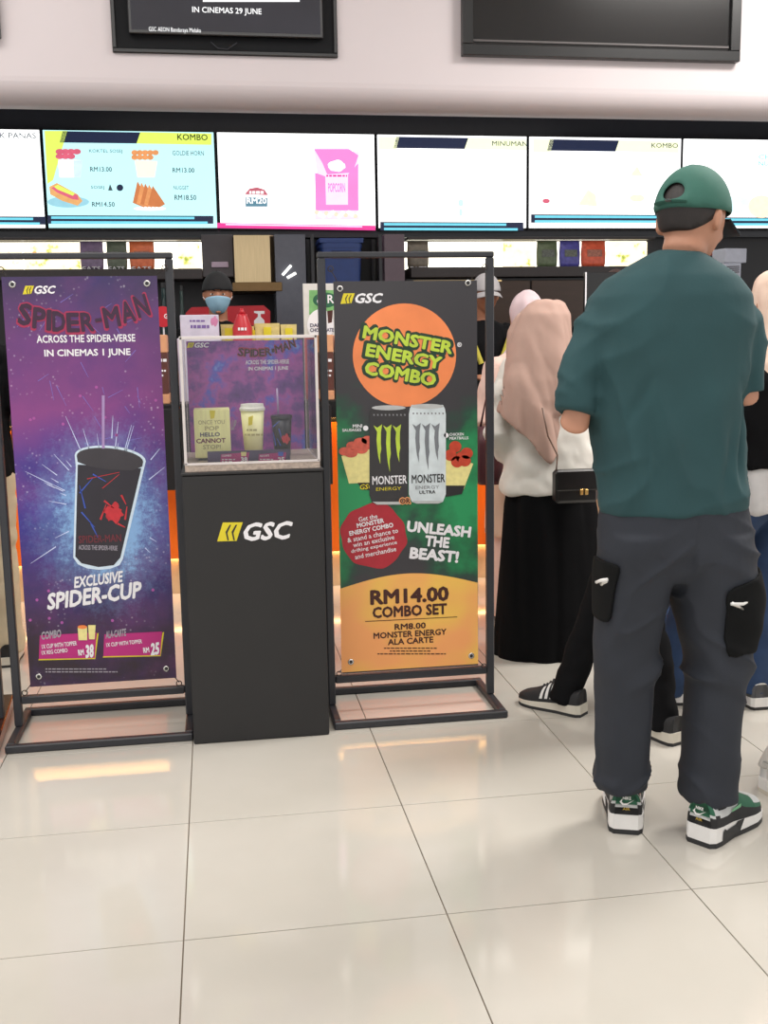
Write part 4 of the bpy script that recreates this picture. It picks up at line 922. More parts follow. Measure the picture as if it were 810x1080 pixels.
def hand_parts(wr, d, side, up=(0, 0, 1)):
    d = np.array(d, float); d /= np.linalg.norm(d); up = np.array(up, float); s = np.cross(d, up); s /= np.linalg.norm(s); n = np.cross(s, d)
    pts = lambda a, b, c: np.array(wr) + d * a + s * b + n * c
    P = [limb([pts(-.02, 0, 0), pts(.02, 0, 0), pts(.06, 0, 0), pts(.095, 0, 0)], [.026, .034, .042, .038], 12, .48, n)]
    for k, (o, l) in enumerate(((-.03, .062), (-.01, .074), (.011, .07), (.031, .055))):
        P.append(limb([pts(.08, o, 0), pts(.09 + l * .45, o * 1.05, -.008), pts(.09 + l * .8, o * 1.05, -.026), pts(.088 + l, o * 1.02, -.042)], [.0095, .009, .0085, .007], 8))
    P.append(limb([pts(.015, -side * .03, -.004), pts(.045, -side * .052, -.012), pts(.075, -side * .058, -.026)], [.013, .011, .008], 8))
    return P
def person(label, base, yaw, H, skin=SKIN, feet=((-.11, 0, 0), (.11, 0, 0)), arms=None, head=(0, 0), voxel=.008, group=None, hands=True, arm=1.0, leg=1.0):
    """returns root, L (local->world), Hd (head local->world); body is one continuous mesh"""
    s = H / 1.75; Rz = rotz(yaw); B = np.array([base[0], base[1], 0.0])
    L = lambda p: B + Rz @ np.array(p, float)
    root = empty('person', tuple(B), label, 'person', group)
    piv = np.array([0, .0, 1.5]) * s; Rh = rotz(head[0]) @ rotx(-head[1])
    hc = np.array([0, .018, .128]) * s
    Hl = lambda p: piv + Rh @ (hc + np.array(p, float) * s)
    Hd = lambda p: L(Hl(p))
    parts = []
    tr = [(.82, .10, .085), (.92, .155, .108), (1.05, .132, .095), (1.2, .148, .105), (1.32, .162, .108), (1.39, .155, .09), (1.435, .10, .07), (1.46, .06, .058)]
    parts.append(loft_rings([ring((0, 0, z * s), a * s, b * s, 24) for z, a, b in tr]))
    parts.append(limb([(0, -.005 * s, 1.40 * s), (0, 0, 1.47 * s), Hl((0, -.012, -.09)), Hl((0, -.005, -.03))], [.062 * s, .056 * s, .055 * s, .055 * s], 18))
    for p in head_parts(): parts.append(xf(p, Hl))
    if arms is None: arms = [[(-.2, 0, 1.38), (-.25, -.03, 1.1), (-.2, .16, 1.0)], [(.2, 0, 1.38), (.25, -.03, 1.1), (.2, .16, 1.0)]]
    A = []
    for k, (sh, el, wr) in enumerate(arms):
        sh, el, wr = [np.array(q, float) * s for q in (sh, el, wr)]; A.append((sh, el, wr))
        parts.append(limb([sh * [.8, 1, 1], sh, (sh + el) / 2, el, (el + wr) / 2, wr], [.040 * s * arm, .043 * s * arm, .046 * s * arm, .041 * s * arm, .036 * s, .027 * s], 16))
        if hands: parts += hand_parts(wr, wr - el, 1 if k else -1)
    legs = []
    for k, (fx, fy, fyaw) in enumerate(feet):
        sg = 1 if k else -1; hip = np.array([sg * .088, 0, .9]) * s; fd = math.radians(fyaw)
        ank = np.array([fx, fy, .085 * s]); kn = (hip + ank) / 2 + np.array([math.sin(-fd) * .03, math.cos(fd) * .035, .02])
        legs.append((hip, kn, ank, fd))
        parts.append(limb([hip, (hip + kn) / 2, kn, (kn + ank) / 2 + [0, -.012, .03], ank], [.086 * s * leg, .072 * s * leg, .055 * s * leg, .052 * s * leg, .038 * s], 16))
        d = np.array([-math.sin(fd), math.cos(fd), 0])
        parts.append(limb([ank + [0, 0, -.03] - d * .045, ank + [0, 0, -.035] + d * .05, ank + [0, 0, -.055] + d * .13], [.028, .03, .02], 12))
    solid('body', [xf(p, L) for p in parts], skin, root, voxel, 3)
    return dict(root=root, L=L, H=Hd, s=s, arms=A, legs=legs, Rz=Rz)
def face_details(P, hair=True):
    for sg in (-1, 1):
        V, F = xf(ellipsoid((sg * .031, .079, .003), (.013, .006, .0042), 12, 8), P['H']); e = mesh_obj('eye', V, F, M('eye_white', (225, 220, 214), .3), P['root'], smooth=True)
        V, F = xf(ellipsoid((sg * .031, .0838, .004), (.0055, .0025, .0055), 10, 6), P['H']); mesh_obj('iris', V, F, M('iris_dark', (36, 24, 20), .2), e, smooth=True)
        V, F = xf(limb([(sg * .014, .087, .024), (sg * .032, .087, .03), (sg * .05, .078, .024)], [.003, .0038, .002], 8), P['H']); mesh_obj('eyebrow', V, F, HAIRM, P['root'], smooth=True)
    V, F = xf(ellipsoid((0, .094, -.066), (.02, .004, .006), 12, 6), P['H']); mesh_obj('lips', V, F, M('lips', (164, 92, 84), .4), P['root'], smooth=True)
def smooth_rim(V, F, it=14):
    ec = {}
    for f in F:
        for a_, b_ in zip(f, f[1:] + f[:1]): ec[tuple(sorted((a_, b_)))] = ec.get(tuple(sorted((a_, b_))), 0) + 1
    nb = {}
    for (a_, b_), c_ in ec.items():
        if c_ == 1: nb.setdefault(a_, []).append(b_); nb.setdefault(b_, []).append(a_)
    for _ in range(it):
        new = {k: .5 * V[k] + .5 * np.mean([V[q] for q in v], axis=0) for k, v in nb.items() if len(v) == 2}
        for k, v in new.items(): V[k] = v
def shell(P, name, mat, cond, a=.0, parent=None, thick=.003, nu=48, nv=30, rad=(.076, .096, .118), off=(0, 0, 0), post=None):
    V = []; F = []
    for i in range(nv + 1):
        t = PI * i / nv
        for j in range(nu):
            ph = 2 * PI * j / nu; d = np.array([math.sin(t) * math.cos(ph), math.sin(t) * math.sin(ph), math.cos(t)])
            q = d * (np.array(rad) + a) + off
            if d[2] < 0:
                k = -d[2]; q[0] *= 1 - .2 * k; q[1] = q[1] * (1 - .12 * k) + .02 * k
            V.append(post(q) if post else q)
    for i in range(nv):
        for j in range(nu):
            idx = [i * nu + j, (i + 1) * nu + j, (i + 1) * nu + (j + 1) % nu, i * nu + (j + 1) % nu]
            c = np.mean([V[k] for k in idx], axis=0)
            if cond(c): F.append(idx)
    smooth_rim(V, F)
    used = sorted({k for f in F for k in f}); mp = {k: n for n, k in enumerate(used)}
    o = mesh_obj(name, [P['H'](V[k]) for k in used], [[mp[k] for k in f] for f in F], mat, parent or P['root'], smooth=True)
    if thick:
        m = o.modifiers.new('s', 'SOLIDIFY'); m.thickness = thick; m.offset = 0; evaluated(o)
    return o
def cap(P, mat, brimmat=None, opening=True, strap=None, tilt=.0, brim=True):
    zc = lambda c: .012 + .10 * tilt * c[1]
    hole = lambda c: opening and c[1] < -.06 and ((c[0] / .037) ** 2 + ((c[2] - .012) / .046) ** 2) < 1 and c[2] > .010
    cp = shell(P, 'cap', mat, lambda c: c[2] > .010 + .2 * c[1] and not hole(c), .0, nu=64, nv=44, rad=(.089, .108, .117), off=(0, 0, .010))
    if brim:
        V, F = [], []; n = 20; m_ = 6
        for i in range(n + 1):
            a = math.radians(-58 + 116 * i / n)
            for j in range(m_ + 1):
                r = j / m_; rr = 1 + .72 * r * math.cos(a * .75); x = .088 * math.sin(a) * (1 + .10 * r); y = .106 * math.cos(a) + .075 * r * max(0, math.cos(a)) ** .8; z = .030 - .02 * r - .03 * (x / .09) ** 2
                V.append(P['H']((x, y, z)))
        for i in range(n):
            for j in range(m_): k = i * (m_ + 1) + j; F.append([k, k + m_ + 1, k + m_ + 2, k + 1])
        b = mesh_obj('brim', V, F, brimmat or mat, cp, smooth=True); mo = b.modifiers.new('s', 'SOLIDIFY'); mo.thickness = .004; evaluated(b)
    V, F = xf(ellipsoid((0, 0, .128), (.008, .008, .004), 10, 6), P['H']); mesh_obj('button', V, F, mat, cp, smooth=True)
    if opening:
        pts = [(.092 * math.sin(a), -.1125 * math.cos(a), .003) for a in [math.radians(-26 + 52 * i / 10) for i in range(11)]]
        V, F = xf(limb(pts, [.0115] * 11, 8, .25, (0, 0, 1)), P['H']); mesh_obj('strap', V, F, mat, cp)
        pts = [(.092 * math.sin(a), -.1165 * math.cos(a), .003) for a in [math.radians(-3 + 9 * i / 3) for i in range(4)]]
        V, F = xf(limb(pts, [.0125] * 4, 8, .2, (0, 0, 1)), P['H']); mesh_obj('buckle', V, F, CHROME, cp)
        for sx in (-.0,):
            pts = [(.0, -.1085 * math.cos(a), .004 + .125 * math.sin(a)) for a in [math.radians(32 + 58 * i / 8) for i in range(9)]]
            V, F = xf(limb(pts, [.0013] * 9, 6), P['H']); mesh_obj('seam', V, F, mat, cp)
    return cp
def hair_short(P, mat=HAIRM, low=-.055):
    # back and sides down to the nape, face left free
    def cond(c):
        x, y, z = c
        if y > .035: return z > .055 + (y - .035) * .5
        if y > -.02 : return z > .0 + (y + .02) * .9
        return z > low + max(0, (y + .06)) * .9
    return shell(P, 'hair', mat, cond, .004, nu=60, nv=46, thick=.004)
def garment_top(P, mat, hem=.86, loose=1.12, sleeve='short', voxel=.011, disp=None, name='top', open_hem=0):
    s = P['s']; L = P['L']
    tr = [(hem, .178 * loose, .125 * loose), ((hem + 1.2) / 2, .172 * loose, .122 * loose), (1.2, .17 * loose, .122 * loose), (1.32, .178 * loose, .12 * loose), (1.39, .17, .098), (1.435, .12, .08), (1.465, .068, .066)]
    parts = [loft_rings([ring((0, 0, z * s), a * s, b * s, 28, 2.4) for z, a, b in tr])]
    for sh, el, wr in P['arms']:
        if sleeve == 'short': parts.append(limb([sh * [.7, 1, 1], sh, sh * .45 + el * .55, sh * .2 + el * .8], [.075 * s, .07 * s, .064 * s, .066 * s], 16))
        elif sleeve == 'long': parts.append(limb([sh * [.7, 1, 1], sh, (sh + el) / 2, el, (el + wr) / 2, wr * .92 + el * .08], [.075 * s, .068 * s, .06 * s, .056 * s, .05 * s, .042 * s], 16))
    return solid(name, [xf(p, L) for p in parts], mat, P['root'], voxel, 6, disp or folds(.006, 16, 16, 5, 3, 4))
def garment_trousers(P, mat, r=(.115, .098, .078, .07), voxel=.011, disp=None, top=1.0, name='trousers'):
    s = P['s']; L = P['L']
    parts = [loft_rings([ring((0, 0, z * s), a * s, b * s, 28, 2.3) for z, a, b in ((.83, .13, .11), (.9, .178, .128), (.96, .172, .124), (top, .155, .112))])]
    for hip, kn, ank, fd in P['legs']:
        low = ank + (ank - kn) * .09
        parts.append(limb([hip, (hip + kn) / 2, kn, (kn + ank) / 2 + [0, -.012, .03], low], [r[0] * s, r[1] * s, r[2] * s, (r[2] + r[3]) / 2 * s, r[3] * s], 20))
    return solid(name, [xf(p, L) for p in parts], mat, P['root'], voxel, 5, disp or folds(.006, 9, 9, 14, 5))
def skirt(P, mat, rows, voxel=.012, disp=None, name='skirt'):
    s = P['s']; return solid(name, [xf(loft_rings([ring((0, 0, z), a, b, 36, 2.1) for z, a, b in rows]), P['L'])], mat, P['root'], voxel, 3, disp or folds(.012, 11, 11, 1.2, 8))
def hijab(P, mat, drop=1.18, voxel=.009, name='headscarf', wide=.2):
    s = P['s']; parts = [xf(ellipsoid((0, -.018, .008), (.09, .098, .128), 24, 16), P['H'])]
    parts.append(xf(limb([P_ for P_ in ((0, -.02, -.03), (0, -.015, -.09), (0, -.01, -.14))], [.088, .082, .085], 20), P['H']))
    parts.append(xf(loft_rings([ring((0, 0, z * s), a * s, b * s, 28) for z, a, b in ((drop, wide * .95, .15), (1.3, wide, .15), (1.39, wide * .95, .13), (1.46, .11, .10), (1.53, .085, .085))]), P['L']))
    return solid(name, parts, mat, P['root'], voxel, 6, folds(.006, 18, 18, 6, 4, 5))
# ---- sneakers
def interp(t, tab): return float(np.interp(t, [a for a, b in tab], [b for a, b in tab]))
HW = [(0, .025), (.015, .030), (.05, .035), (.15, .0375), (.35, .036), (.55, .043), (.72, .0475), (.85, .043), (.94, .031), (.985, .017), (1, .006)]
def sneaker(parent, heel, ang, L, classify, mats, wk=1.0, hk=1.0, sole_h=((0, .044), (.4, .036), (1, .022)), out_h=.011, top=((0, .098), (.1, .09), (.28, .082), (.42, .115), (.55, .088), (.75, .064), (.92, .05), (1, .034)), extra=None):
    d = np.array([math.cos(ang), math.sin(ang), 0]); r_ = np.array([d[1], -d[0], 0]); hp = np.array([heel[0], heel[1], heel[2] if len(heel) > 2 else 0.0])
    X = lambda p: hp + d * p[1] + r_ * p[0] * wk + np.array([0, 0, p[2] * hk])
    rt = ORG[parent.name]
    sh = mesh_obj('shoe', *xf(outline_solid(L, 0, lambda t: out_h, 1.06), X), mats['outsole'], parent)
    sh.data.name = 'outsole'
    mesh_obj('midsole', *xf(outline_solid(L, out_h, lambda t: interp(t, sole_h), 1.05), X), mats['midsole'], sh)
    ts = [0, .01, .025, .05, .08, .12, .16, .2, .25, .3, .36, .42, .48, .55, .62, .7, .77, .84, .9, .95, .98, 1]; n = 24; V = []
    for t in ts:
        hw = interp(t, HW); z0 = interp(t, sole_h) - .004; z1 = interp(t, top)
        for j in range(n + 1):
            a = PI * j / n; cx, sy = math.cos(a), math.sin(a)
            V.append((hw * math.copysign(abs(cx) ** .62, cx), L * t + (.004 if t < .02 else 0), z0 + (z1 - z0) * abs(sy) ** .8))
    groups = {}
    for i in range(len(ts) - 1):
        for j in range(n):
            a_ = min(j + .5, n - j - .5) / (n / 2); t = (ts[i] + ts[i + 1]) / 2
            groups.setdefault(classify(t, a_), []).append([i * (n + 1) + j, i * (n + 1) + j + 1, (i + 1) * (n + 1) + j + 1, (i + 1) * (n + 1) + j])
    for j in range(n // 2): groups.setdefault(classify(0, (j + .5) / (n / 2)), []).append([j, j + 1, n - j - 1, n - j] if j < n // 2 - 1 else [j, j + 1, n - j])
    groups.setdefault(classify(1, .2), []).append([(len(ts) - 1) * (n + 1) + j for j in range(n, -1, -1)])
    for g, F in groups.items():
        used = sorted({k for f in F for k in f}); mp = {k: q for q, k in enumerate(used)}
        mesh_obj(g, [X(np.array(V[k])) for k in used], [[mp[k] for k in f] for f in F], mats[g], sh, smooth=True)
    for q in range(4):
        t = .45 + q * .05; hw = interp(t, HW) * .55; z = interp(t, top)
        mesh_obj('lace', *xf(limb([(-hw, L * t, z - .012), (0, L * t + .004, z + .002), (hw, L * t, z - .012)], [.003] * 3, 6), X), mats['lace'], sh, smooth=True)
    if extra: extra(sh, X, L)
    return sh
def outline_solid(L, z0, zt, k):
    N = 22; lft = [(-interp(i / N, HW) * k, L * i / N) for i in range(N + 1)]; rgt = [(interp(i / N, HW) * k, L * i / N) for i in range(N, -1, -1)]
    pts = lft + rgt; n = len(pts)
    V = [(x, y, z0) for x, y in pts] + [(x, y, zt(y / L)) for x, y in pts]
    F = [list(range(n)), list(range(2 * n - 1, n - 1, -1))] + [[i, n + i, n + (i + 1) % n, (i + 1) % n] for i in range(n)]
    return V, F
def text3(s, w, h, X, par, mat, bold=.02, name='lettering'):
    """X maps (u,v) in metres to world"""
    co, F = text_mesh(s, bold); lo, hi = co.min(0), co.max(0); c = (lo + hi) / 2
    V = [np.array(X((p[0] - c[0]) / (hi[0] - lo[0]) * w, (p[1] - c[1]) / (hi[1] - lo[1]) * h)) + [-p[2], -p[2], 0] for p in co]
    return mesh_obj(name, V, F, mat, par)
S_WH = M('sole_white', (232, 230, 228), .5, var=.03); S_BK = M('rubber_black', (40, 40, 42), .6, var=.05); K_BK = M('knit_black', (34, 34, 36), .7, var=.1, bump=.1)
S_GR = M('shoe_green', (30, 92, 66), .55, var=.06); S_GY = M('shoe_grey', (196, 198, 198), .6, var=.05); S_OFF = M('sole_offwhite', (214, 208, 194), .55, var=.05); LACE = M('lace_dark', (44, 46, 44), .7)
def cls_runner(t, a):
    if t < .005: return 'mudguard' if a < .2 else ('heel_trim' if a < .28 or a > .9 else 'heel_patch')
    if t < .04: return 'mudguard' if a < .24 else ('heel_trim' if a < .34 or a > .88 else 'heel_patch')
    if t < .14: return 'mudguard' if a < .34 else 'heel_trim'
    if a < .26 and t < .9: return 'mudguard'
    if t < .44: return 'collar' if a < .52 else 'lining'
    if t < .70: return 'eyestay' if a < .74 else 'tongue'
    return 'toe_rim' if a < .42 or t > .93 else 'toe_box'
def runner_extra(sh, X, L):
    hz = .072
    Xh = lambda u, v: X(np.array([u, -.0015 + max(0, (v + 0.0)) * .02, hz + v]))
    sw = [(-.015, .002), (-.008, -.006), (.0, -.005), (.017, .008), (.002, -.0005), (-.006, -.0015), (-.010, .002), (-.009, .009)]
    mesh_obj('logo_tick', [Xh(u, v) for u, v in sw], [list(range(8))], S_WH, sh)
    text3('NIKE', .018, .007, lambda u, v: Xh(u + .001, v + .011), sh, S_WH, .03); text3('AIR', .016, .006, lambda u, v: Xh(u, v - .0135), sh, M('gold_print', (190, 160, 60), .5), .02)
    for sg in (-1, 1):
        hw = interp(.27, HW) * 1.055 + .001
        V = [X(np.array([sg * hw * (1 + .0 * k), L * t, z])) for k, (t, z) in enumerate(((.2, .014), (.36, .014), (.36, .026), (.22, .026)))]
        mesh_obj('air_window', V, [[0, 1, 2, 3]] if sg > 0 else [[3, 2, 1, 0]], M('window_orange', (206, 140, 104), .3), sh)
        V = [X(np.array([sg * (interp(t, HW) * 1.055 + .0012), L * t, z])) for t, z in ((.13, .011), (.44, .011), (.50, .036), (.40, .036), (.37, .030), (.20, .030), (.17, .036), (.14, .030))]
        mesh_obj('sole_wave', V, [list(range(8))] if sg > 0 else [list(range(7, -1, -1))], S_BK, sh)
        V = [X(np.array([sg * (interp(t, HW) * .96 + .003), L * t, z])) for t, z in ((.30, .062), (.45, .064), (.45, .072), (.32, .068))]
        mesh_obj('side_badge', V, [[0, 1, 2, 3]] if sg > 0 else [[3, 2, 1, 0]], M('badge_green', (110, 170, 130), .5), sh)
RUN = dict(outsole=S_BK, midsole=S_WH, mudguard=K_BK, heel_trim=S_GY, heel_patch=S_GR, collar=S_GY, lining=K_BK, eyestay=S_GR, tongue=S_GY, toe_rim=S_GR, toe_box=S_GY, lace=S_GR)
def cls_knit(t, a): return 'upper' if t > .1 or a < .7 else 'heel_tab'
def stripes(sh, X, L):
    for sg in (-1, 1):
        for q in range(3):
            t0 = .40 + q * .075
            V = []
            for f in (0, .33, .66, 1):
                for dt in (0, .042):
                    t = t0 + dt + f * -.035; hw = interp(t, HW); z0 = .034; z1 = interp(t, ((0, .098), (.28, .082), (.42, .115), (.55, .088), (.75, .064))); a = f * .62 * PI / 2 + .12
                    V.append(X(np.array([sg * (hw * abs(math.cos(a)) ** .62 + .0015), L * t, z0 + (z1 - z0) * abs(math.sin(a)) ** .8 + .0012])))
            F = [[2 * k, 2 * k + 1, 2 * k + 3, 2 * k + 2] for k in range(3)]
            mesh_obj('stripe', V, F, S_WH, sh)
KNIT = dict(outsole=S_BK, midsole=S_OFF, upper=K_BK, heel_tab=K_BK, lace=K_BK)
CANV = dict(outsole=S_BK, midsole=S_WH, upper=M('canvas_grey', (84, 84, 88), .8, var=.08), heel_tab=S_WH, lace=S_WH)
SKATE = dict(outsole=S_BK, midsole=S_WH, upper=K_BK, heel_tab=K_BK, lace=K_BK)
WHITE_SHOE = dict(outsole=S_OFF, midsole=S_WH, upper=S_WH, heel_tab=S_GY, lace=S_WH)
BROWN_SANDAL = dict(outsole=S_BK, midsole=M('sandal_brown', (96, 66, 50), .6), upper=M('sandal_skin', (190, 140, 118), .5), heel_tab=M('sandal_skin', (190, 140, 118), .5), lace=M('sandal_brown', (96, 66, 50), .6))
def plain_shoes(P, mats, L=.27, extra=None, only=(0, 1)):
    for k, (hip, kn, ank, fd) in enumerate(P['legs']):
        if k not in only: continue
        d = np.array([-math.sin(fd), math.cos(fd), 0]); h = P['L'](ank * [1, 1, 0] - d * .075); dw = P['Rz'] @ d
        sneaker(P['root'], (h[0], h[1], 0), math.atan2(dw[1], dw[0]), L, cls_knit, mats, extra=extra)

# ---- the man in the green T-shirt
YMn = -.31
def wl(P_base, p): return np.array(p) - np.array([P_base[0], P_base[1], 0])
mb = (1.262, YMn); s_ = 1.73 / 1.75
shL, shR = W(640, 325, YMn), W(768, 322, YMn)
elL, elR = W(606, 446, YMn - .02), W(786, 416, YMn - .015)
arms = [[wl(mb, shL) / s_, wl(mb, elL) / s_, wl(mb, (1.10, -.03, 1.10)) / s_], [wl(mb, shR) / s_, wl(mb, elR) / s_, wl(mb, (1.40, -.04, 1.14)) / s_]]
fl, fr_ = G(660, 880), G(733, 893)
man = person('man from behind in dark green T-shirt, green cap and grey cargo trousers', mb, 0, 1.73, SKIN, ((fl[0] + .03 - mb[0], fl[1] + .07 - mb[1], -20), (fr_[0] + .06 - mb[0], fr_[1] + .055 - mb[1], -50)), arms, head=(-.95, .25), voxel=.006, arm=.9, leg=.72)
TEE = M('green_cotton', (35, 69, 73), .85, var=.05, scale=12, bump=.12)
PANT = M('slate_twill', (38, 42, 51), .8, var=.06, scale=14, bump=.12)
rows = [(266, 694, 734, .062, YMn + .0), (271, 684, 742, .075, YMn), (280, 664, 756, .09, YMn), (293, 640, 774, .108, YMn), (312, 622, 788, .12, YMn), (345, 618, 788, .13, YMn), (400, 623, 782, .132, YMn), (460, 626, 783, .13, YMn), (510, 633, 781, .127, YMn), (535, 636, 780, .124, YMn), (538, 637, 779, .123, YMn)]
sl = limb([W(650, 322, YMn), W(629, 345, YMn), W(614, 388, YMn - .01), W(607, 434, YMn - .02)], [.05, .056, .053, .049], 20)
sr = limb([W(762, 320, YMn), W(780, 342, YMn), W(787, 380, YMn - .01), W(789, 416, YMn - .015)], [.05, .054, .05, .045], 20)
def tee_disp(co, no):
    z = co[:, 2]; x = co[:, 0]; y = co[:, 1]
    low = np.clip((1.32 - z) / .35, 0, 1); arm = np.clip((np.abs(x - 1.262) - .19) / .03, 0, 1)
    d = (ridge(np.stack([x * 11 + z * 3.2, y * 8, z * 1.7], 1) + 31, 4) - .35) * .016 * low * (1 - arm)
    d += (ridge(np.stack([x * 7 - z * 8, y * 8, z * 5], 1) + 77, 4) - .35) * .009
    d += (ridge(np.stack([x * 9 + z * 4, y * 9, z * 13], 1) + 17, 4) - .35) * .010 * arm
    for cx, sl_, w_, am, z0, z1 in ((1.415, .16, .014, -.020, .92, 1.24), (1.36, .10, .018, -.013, .88, 1.12), (1.14, -.10, .020, -.012, .88, 1.15), (1.44, -.55, .016, -.014, 1.08, 1.22), (1.09, .45, .016, -.012, 1.08, 1.24)):
        d += am * np.exp(-((x - cx + (1.1 - z) * sl_) / w_) ** 2) * np.clip((z1 - z) / .1, 0, 1) * np.clip((z - z0) / .1, 0, 1) * (y < YMn)
    d *= np.clip((z - .80) / .14, .25, 1)
    return co + no * d[:, None]
shirt = solid('t_shirt', [px_loft(rows, 2.6), sl, sr], TEE, man['root'], .0075, 10, tee_disp)
def legrows(lst, Y0_, Y1_):
    n = len(lst); return [(y, a, b, hd, Y0_ + (Y1_ - Y0_) * i / (n - 1)) for i, (y, a, b, hd) in enumerate(lst)]
pl = legrows([(560, 634, 708, .12), (590, 633, 708, .118), (608, 632.5, 705, .112), (630, 632, 700, .106), (660, 631, 695, .1), (690, 632, 690, .092), (720, 632, 686, .086), (760, 631, 684, .082), (800, 630, 682, .08), (822, 630, 682, .08), (828, 632, 681, .079)], YMn, fl[1] + .06)
pr_ = legrows([(560, 700, 787, .12), (590, 702, 791, .118), (608, 706, 794, .112), (630, 712, 796, .106), (660, 719, 795, .1), (690, 724, 788, .094), (720, 726, 782, .088), (760, 724, 778, .084), (800, 722, 776, .082), (832, 720, 775, .082), (840, 722, 773, .08)], YMn, fr_[1] + .07)
hips = [(520, 640, 780, .118, YMn), (545, 634, 786, .122, YMn), (575, 632, 790, .124, YMn), (595, 645, 780, .11, YMn), (610, 672, 745, .08, YMn)]
def pant_disp(co, no):
    z = co[:, 2]; x = co[:, 0]; y = co[:, 1]
    knee = np.exp(-((z - .50) / .10) ** 2); seat = np.exp(-((z - .76) / .07) ** 2); hem = np.exp(-((z - .13) / .07) ** 2)
    sgn = np.where(x > 1.27, 1.0, -1.0)
    d = (ridge(np.stack([x * 5, y * 6, z * 15 + sgn * x * 9], 1) + 11, 4) - .35) * (.016 * knee + .012 * seat + .010 * hem + .003)
    d += (ridge(np.stack([x * 12, y * 10, z * 1.6], 1) + 3, 4) - .35) * .008 * np.clip((.62 - z) / .3, 0, 1)
    return co + no * d[:, None]
trs = solid('cargo_trousers', [px_loft(hips, 2.5), px_loft(pl, 2.4), px_loft(pr_, 2.4)], PANT, man['root'], .0065, 4, pant_disp)
PK = M('black_pocket', (15, 16, 17), .9, spec=.2, var=.06, bump=.1)
def wrap_pocket(sel):
    """pocket of black cloth following the trouser surface"""
    me = trs.data; org = ORG[trs.name]; n = len(me.vertices); co = np.zeros(n * 3); me.vertices.foreach_get('co', co); co = co.reshape(-1, 3) + org
    no = np.zeros(n * 3); me.vertices.foreach_get('normal', no); no = no.reshape(-1, 3); ok = sel(co)
    F = [list(p.vertices) for p in me.polygons if all(ok[v] for v in p.vertices)]
    used = sorted({v for f in F for v in f}); mp = {v: k for k, v in enumerate(used)}
    cen = co[used].mean(0)
    pv = [np.array(v) for v in co[used] + no[used] * .005]; pf = [[mp[v] for v in f] for f in F]; smooth_rim(pv, pf, 20)
    o = mesh_obj('pocket', pv, pf, PK, trs, smooth=True)
    m = o.modifiers.new('s', 'SOLIDIFY'); m.thickness = .007; m.offset = 0; sm = o.modifiers.new('m', 'SMOOTH'); sm.iterations = 2; evaluated(o)
    return o
zA, zB = W(765, 693, YMn - .1)[2], W(780, 617, YMn - .1)[2]; xr = W(760, 650, YMn - .1)[0]
pk = wrap_pocket(lambda c: (c[:, 0] > xr - (c[:, 2] - zB) * .05) & (c[:, 2] > zA) & (c[:, 2] < zB + (c[:, 0] - xr) * .25) & (c[:, 1] < YMn + .07))
tube('zip', [W(771, 637, YMn - .128), W(784, 637, YMn - .124), W(796, 630, YMn - .105)], .004, S_WH, pk)
tube('zip_pull', [W(771, 636, YMn - .124), W(776, 638, YMn - .122), W(783, 642, YMn - .116)], .006, CHROME, pk)
zA, zB = W(640, 667, YMn - .1)[2], W(640, 598, YMn - .1)[2]; xl_ = W(651, 630, YMn - .045)[0]
pk = wrap_pocket(lambda c: (c[:, 0] < xl_ + (c[:, 2] - zB) * .06) & (c[:, 2] > zA) & (c[:, 2] < zB) & (c[:, 1] < YMn + .07))
tube('zip', [W(641, 611, YMn - .122), W(634, 612, YMn - .112), W(629, 614, YMn - .09)], .004, S_WH, pk)
tube('zip_pull', [W(640, 612, YMn - .118), W(634, 616, YMn - .104)], .006, CHROME, pk)
sneaker(man['root'], (fl[0], fl[1], 0), math.radians(70), .285, cls_runner, RUN, 1.2, 1.24, extra=runner_extra)
sneaker(man['root'], (fr_[0] + .012, fr_[1] + .006, 0), math.radians(35), .285, cls_runner, RUN, 1.2, 1.24, extra=runner_extra)
hair_short(man)
CAPG = M('green_cap_cotton', (50, 98, 86), .8, var=.05, scale=20, bump=.12)
cap(man, CAPG, M('brim_dark', (26, 38, 48), .7), True)
face_details(man)

# ---- woman with the pink-beige headscarf, white blouse and black skirt
Y1 = 1.36
w1b = (W(572, 600, Y1)[0], Y1)
w1 = person('woman in pink beige headscarf, white blouse and long black skirt', w1b, .1, 1.46, SKIN, ((-.09, .02, 5), (.09, .0, -5)), [[(-.15, 0, 1.32), (-.20, .0, 1.07), (-.05, .2, 1.06)], [(.15, 0, 1.32), (.2, .0, 1.07), (.12, .2, 1.06)]], head=(-.15, .1), voxel=.007, arm=.8)
BLOUSE = M('white_blouse', (224, 220, 212), .8, var=.03, bump=.08); SKB = M('black_crepe', (11, 11, 13), .95, var=.08, spec=.15); SCARF = M('pink_beige_chiffon', (182, 150, 137), .8, var=.04, scale=10, bump=.06)
bl_rows = [(352, 552, 592, .06, Y1), (375, 536, 612, .09, Y1), (410, 532, 618, .115, Y1), (450, 534, 620, .12, Y1), (485, 532, 624, .125, Y1), (514, 530, 628, .135, Y1), (519, 531, 628, .135, Y1)]
P = [px_loft(bl_rows)]
P.append(limb([W(545, 385, Y1), W(530, 420, Y1), W(524, 455, Y1 - .02), W(533, 474, Y1 + .02), W(552, 468, Y1 + .12)], [.055, .058, .056, .06, .045], 18)); P.append(limb([W(606, 385, Y1), W(622, 420, Y1), W(628, 455, Y1 - .02), W(618, 474, Y1 + .08)], [.055, .056, .054, .045], 18))
solid('blouse', P, BLOUSE, w1['root'], .008, 5, folds(.008, 12, 12, 10, 6, 4))
sk = [(500, 538, 618, .11, Y1), (530, 532, 624, .125, Y1), (580, 528, 630, .14, Y1), (640, 525, 634, .15, Y1), (694, 522, 638, .16, Y1 + .02), (697, 522, 638, .16, Y1 + .02)]
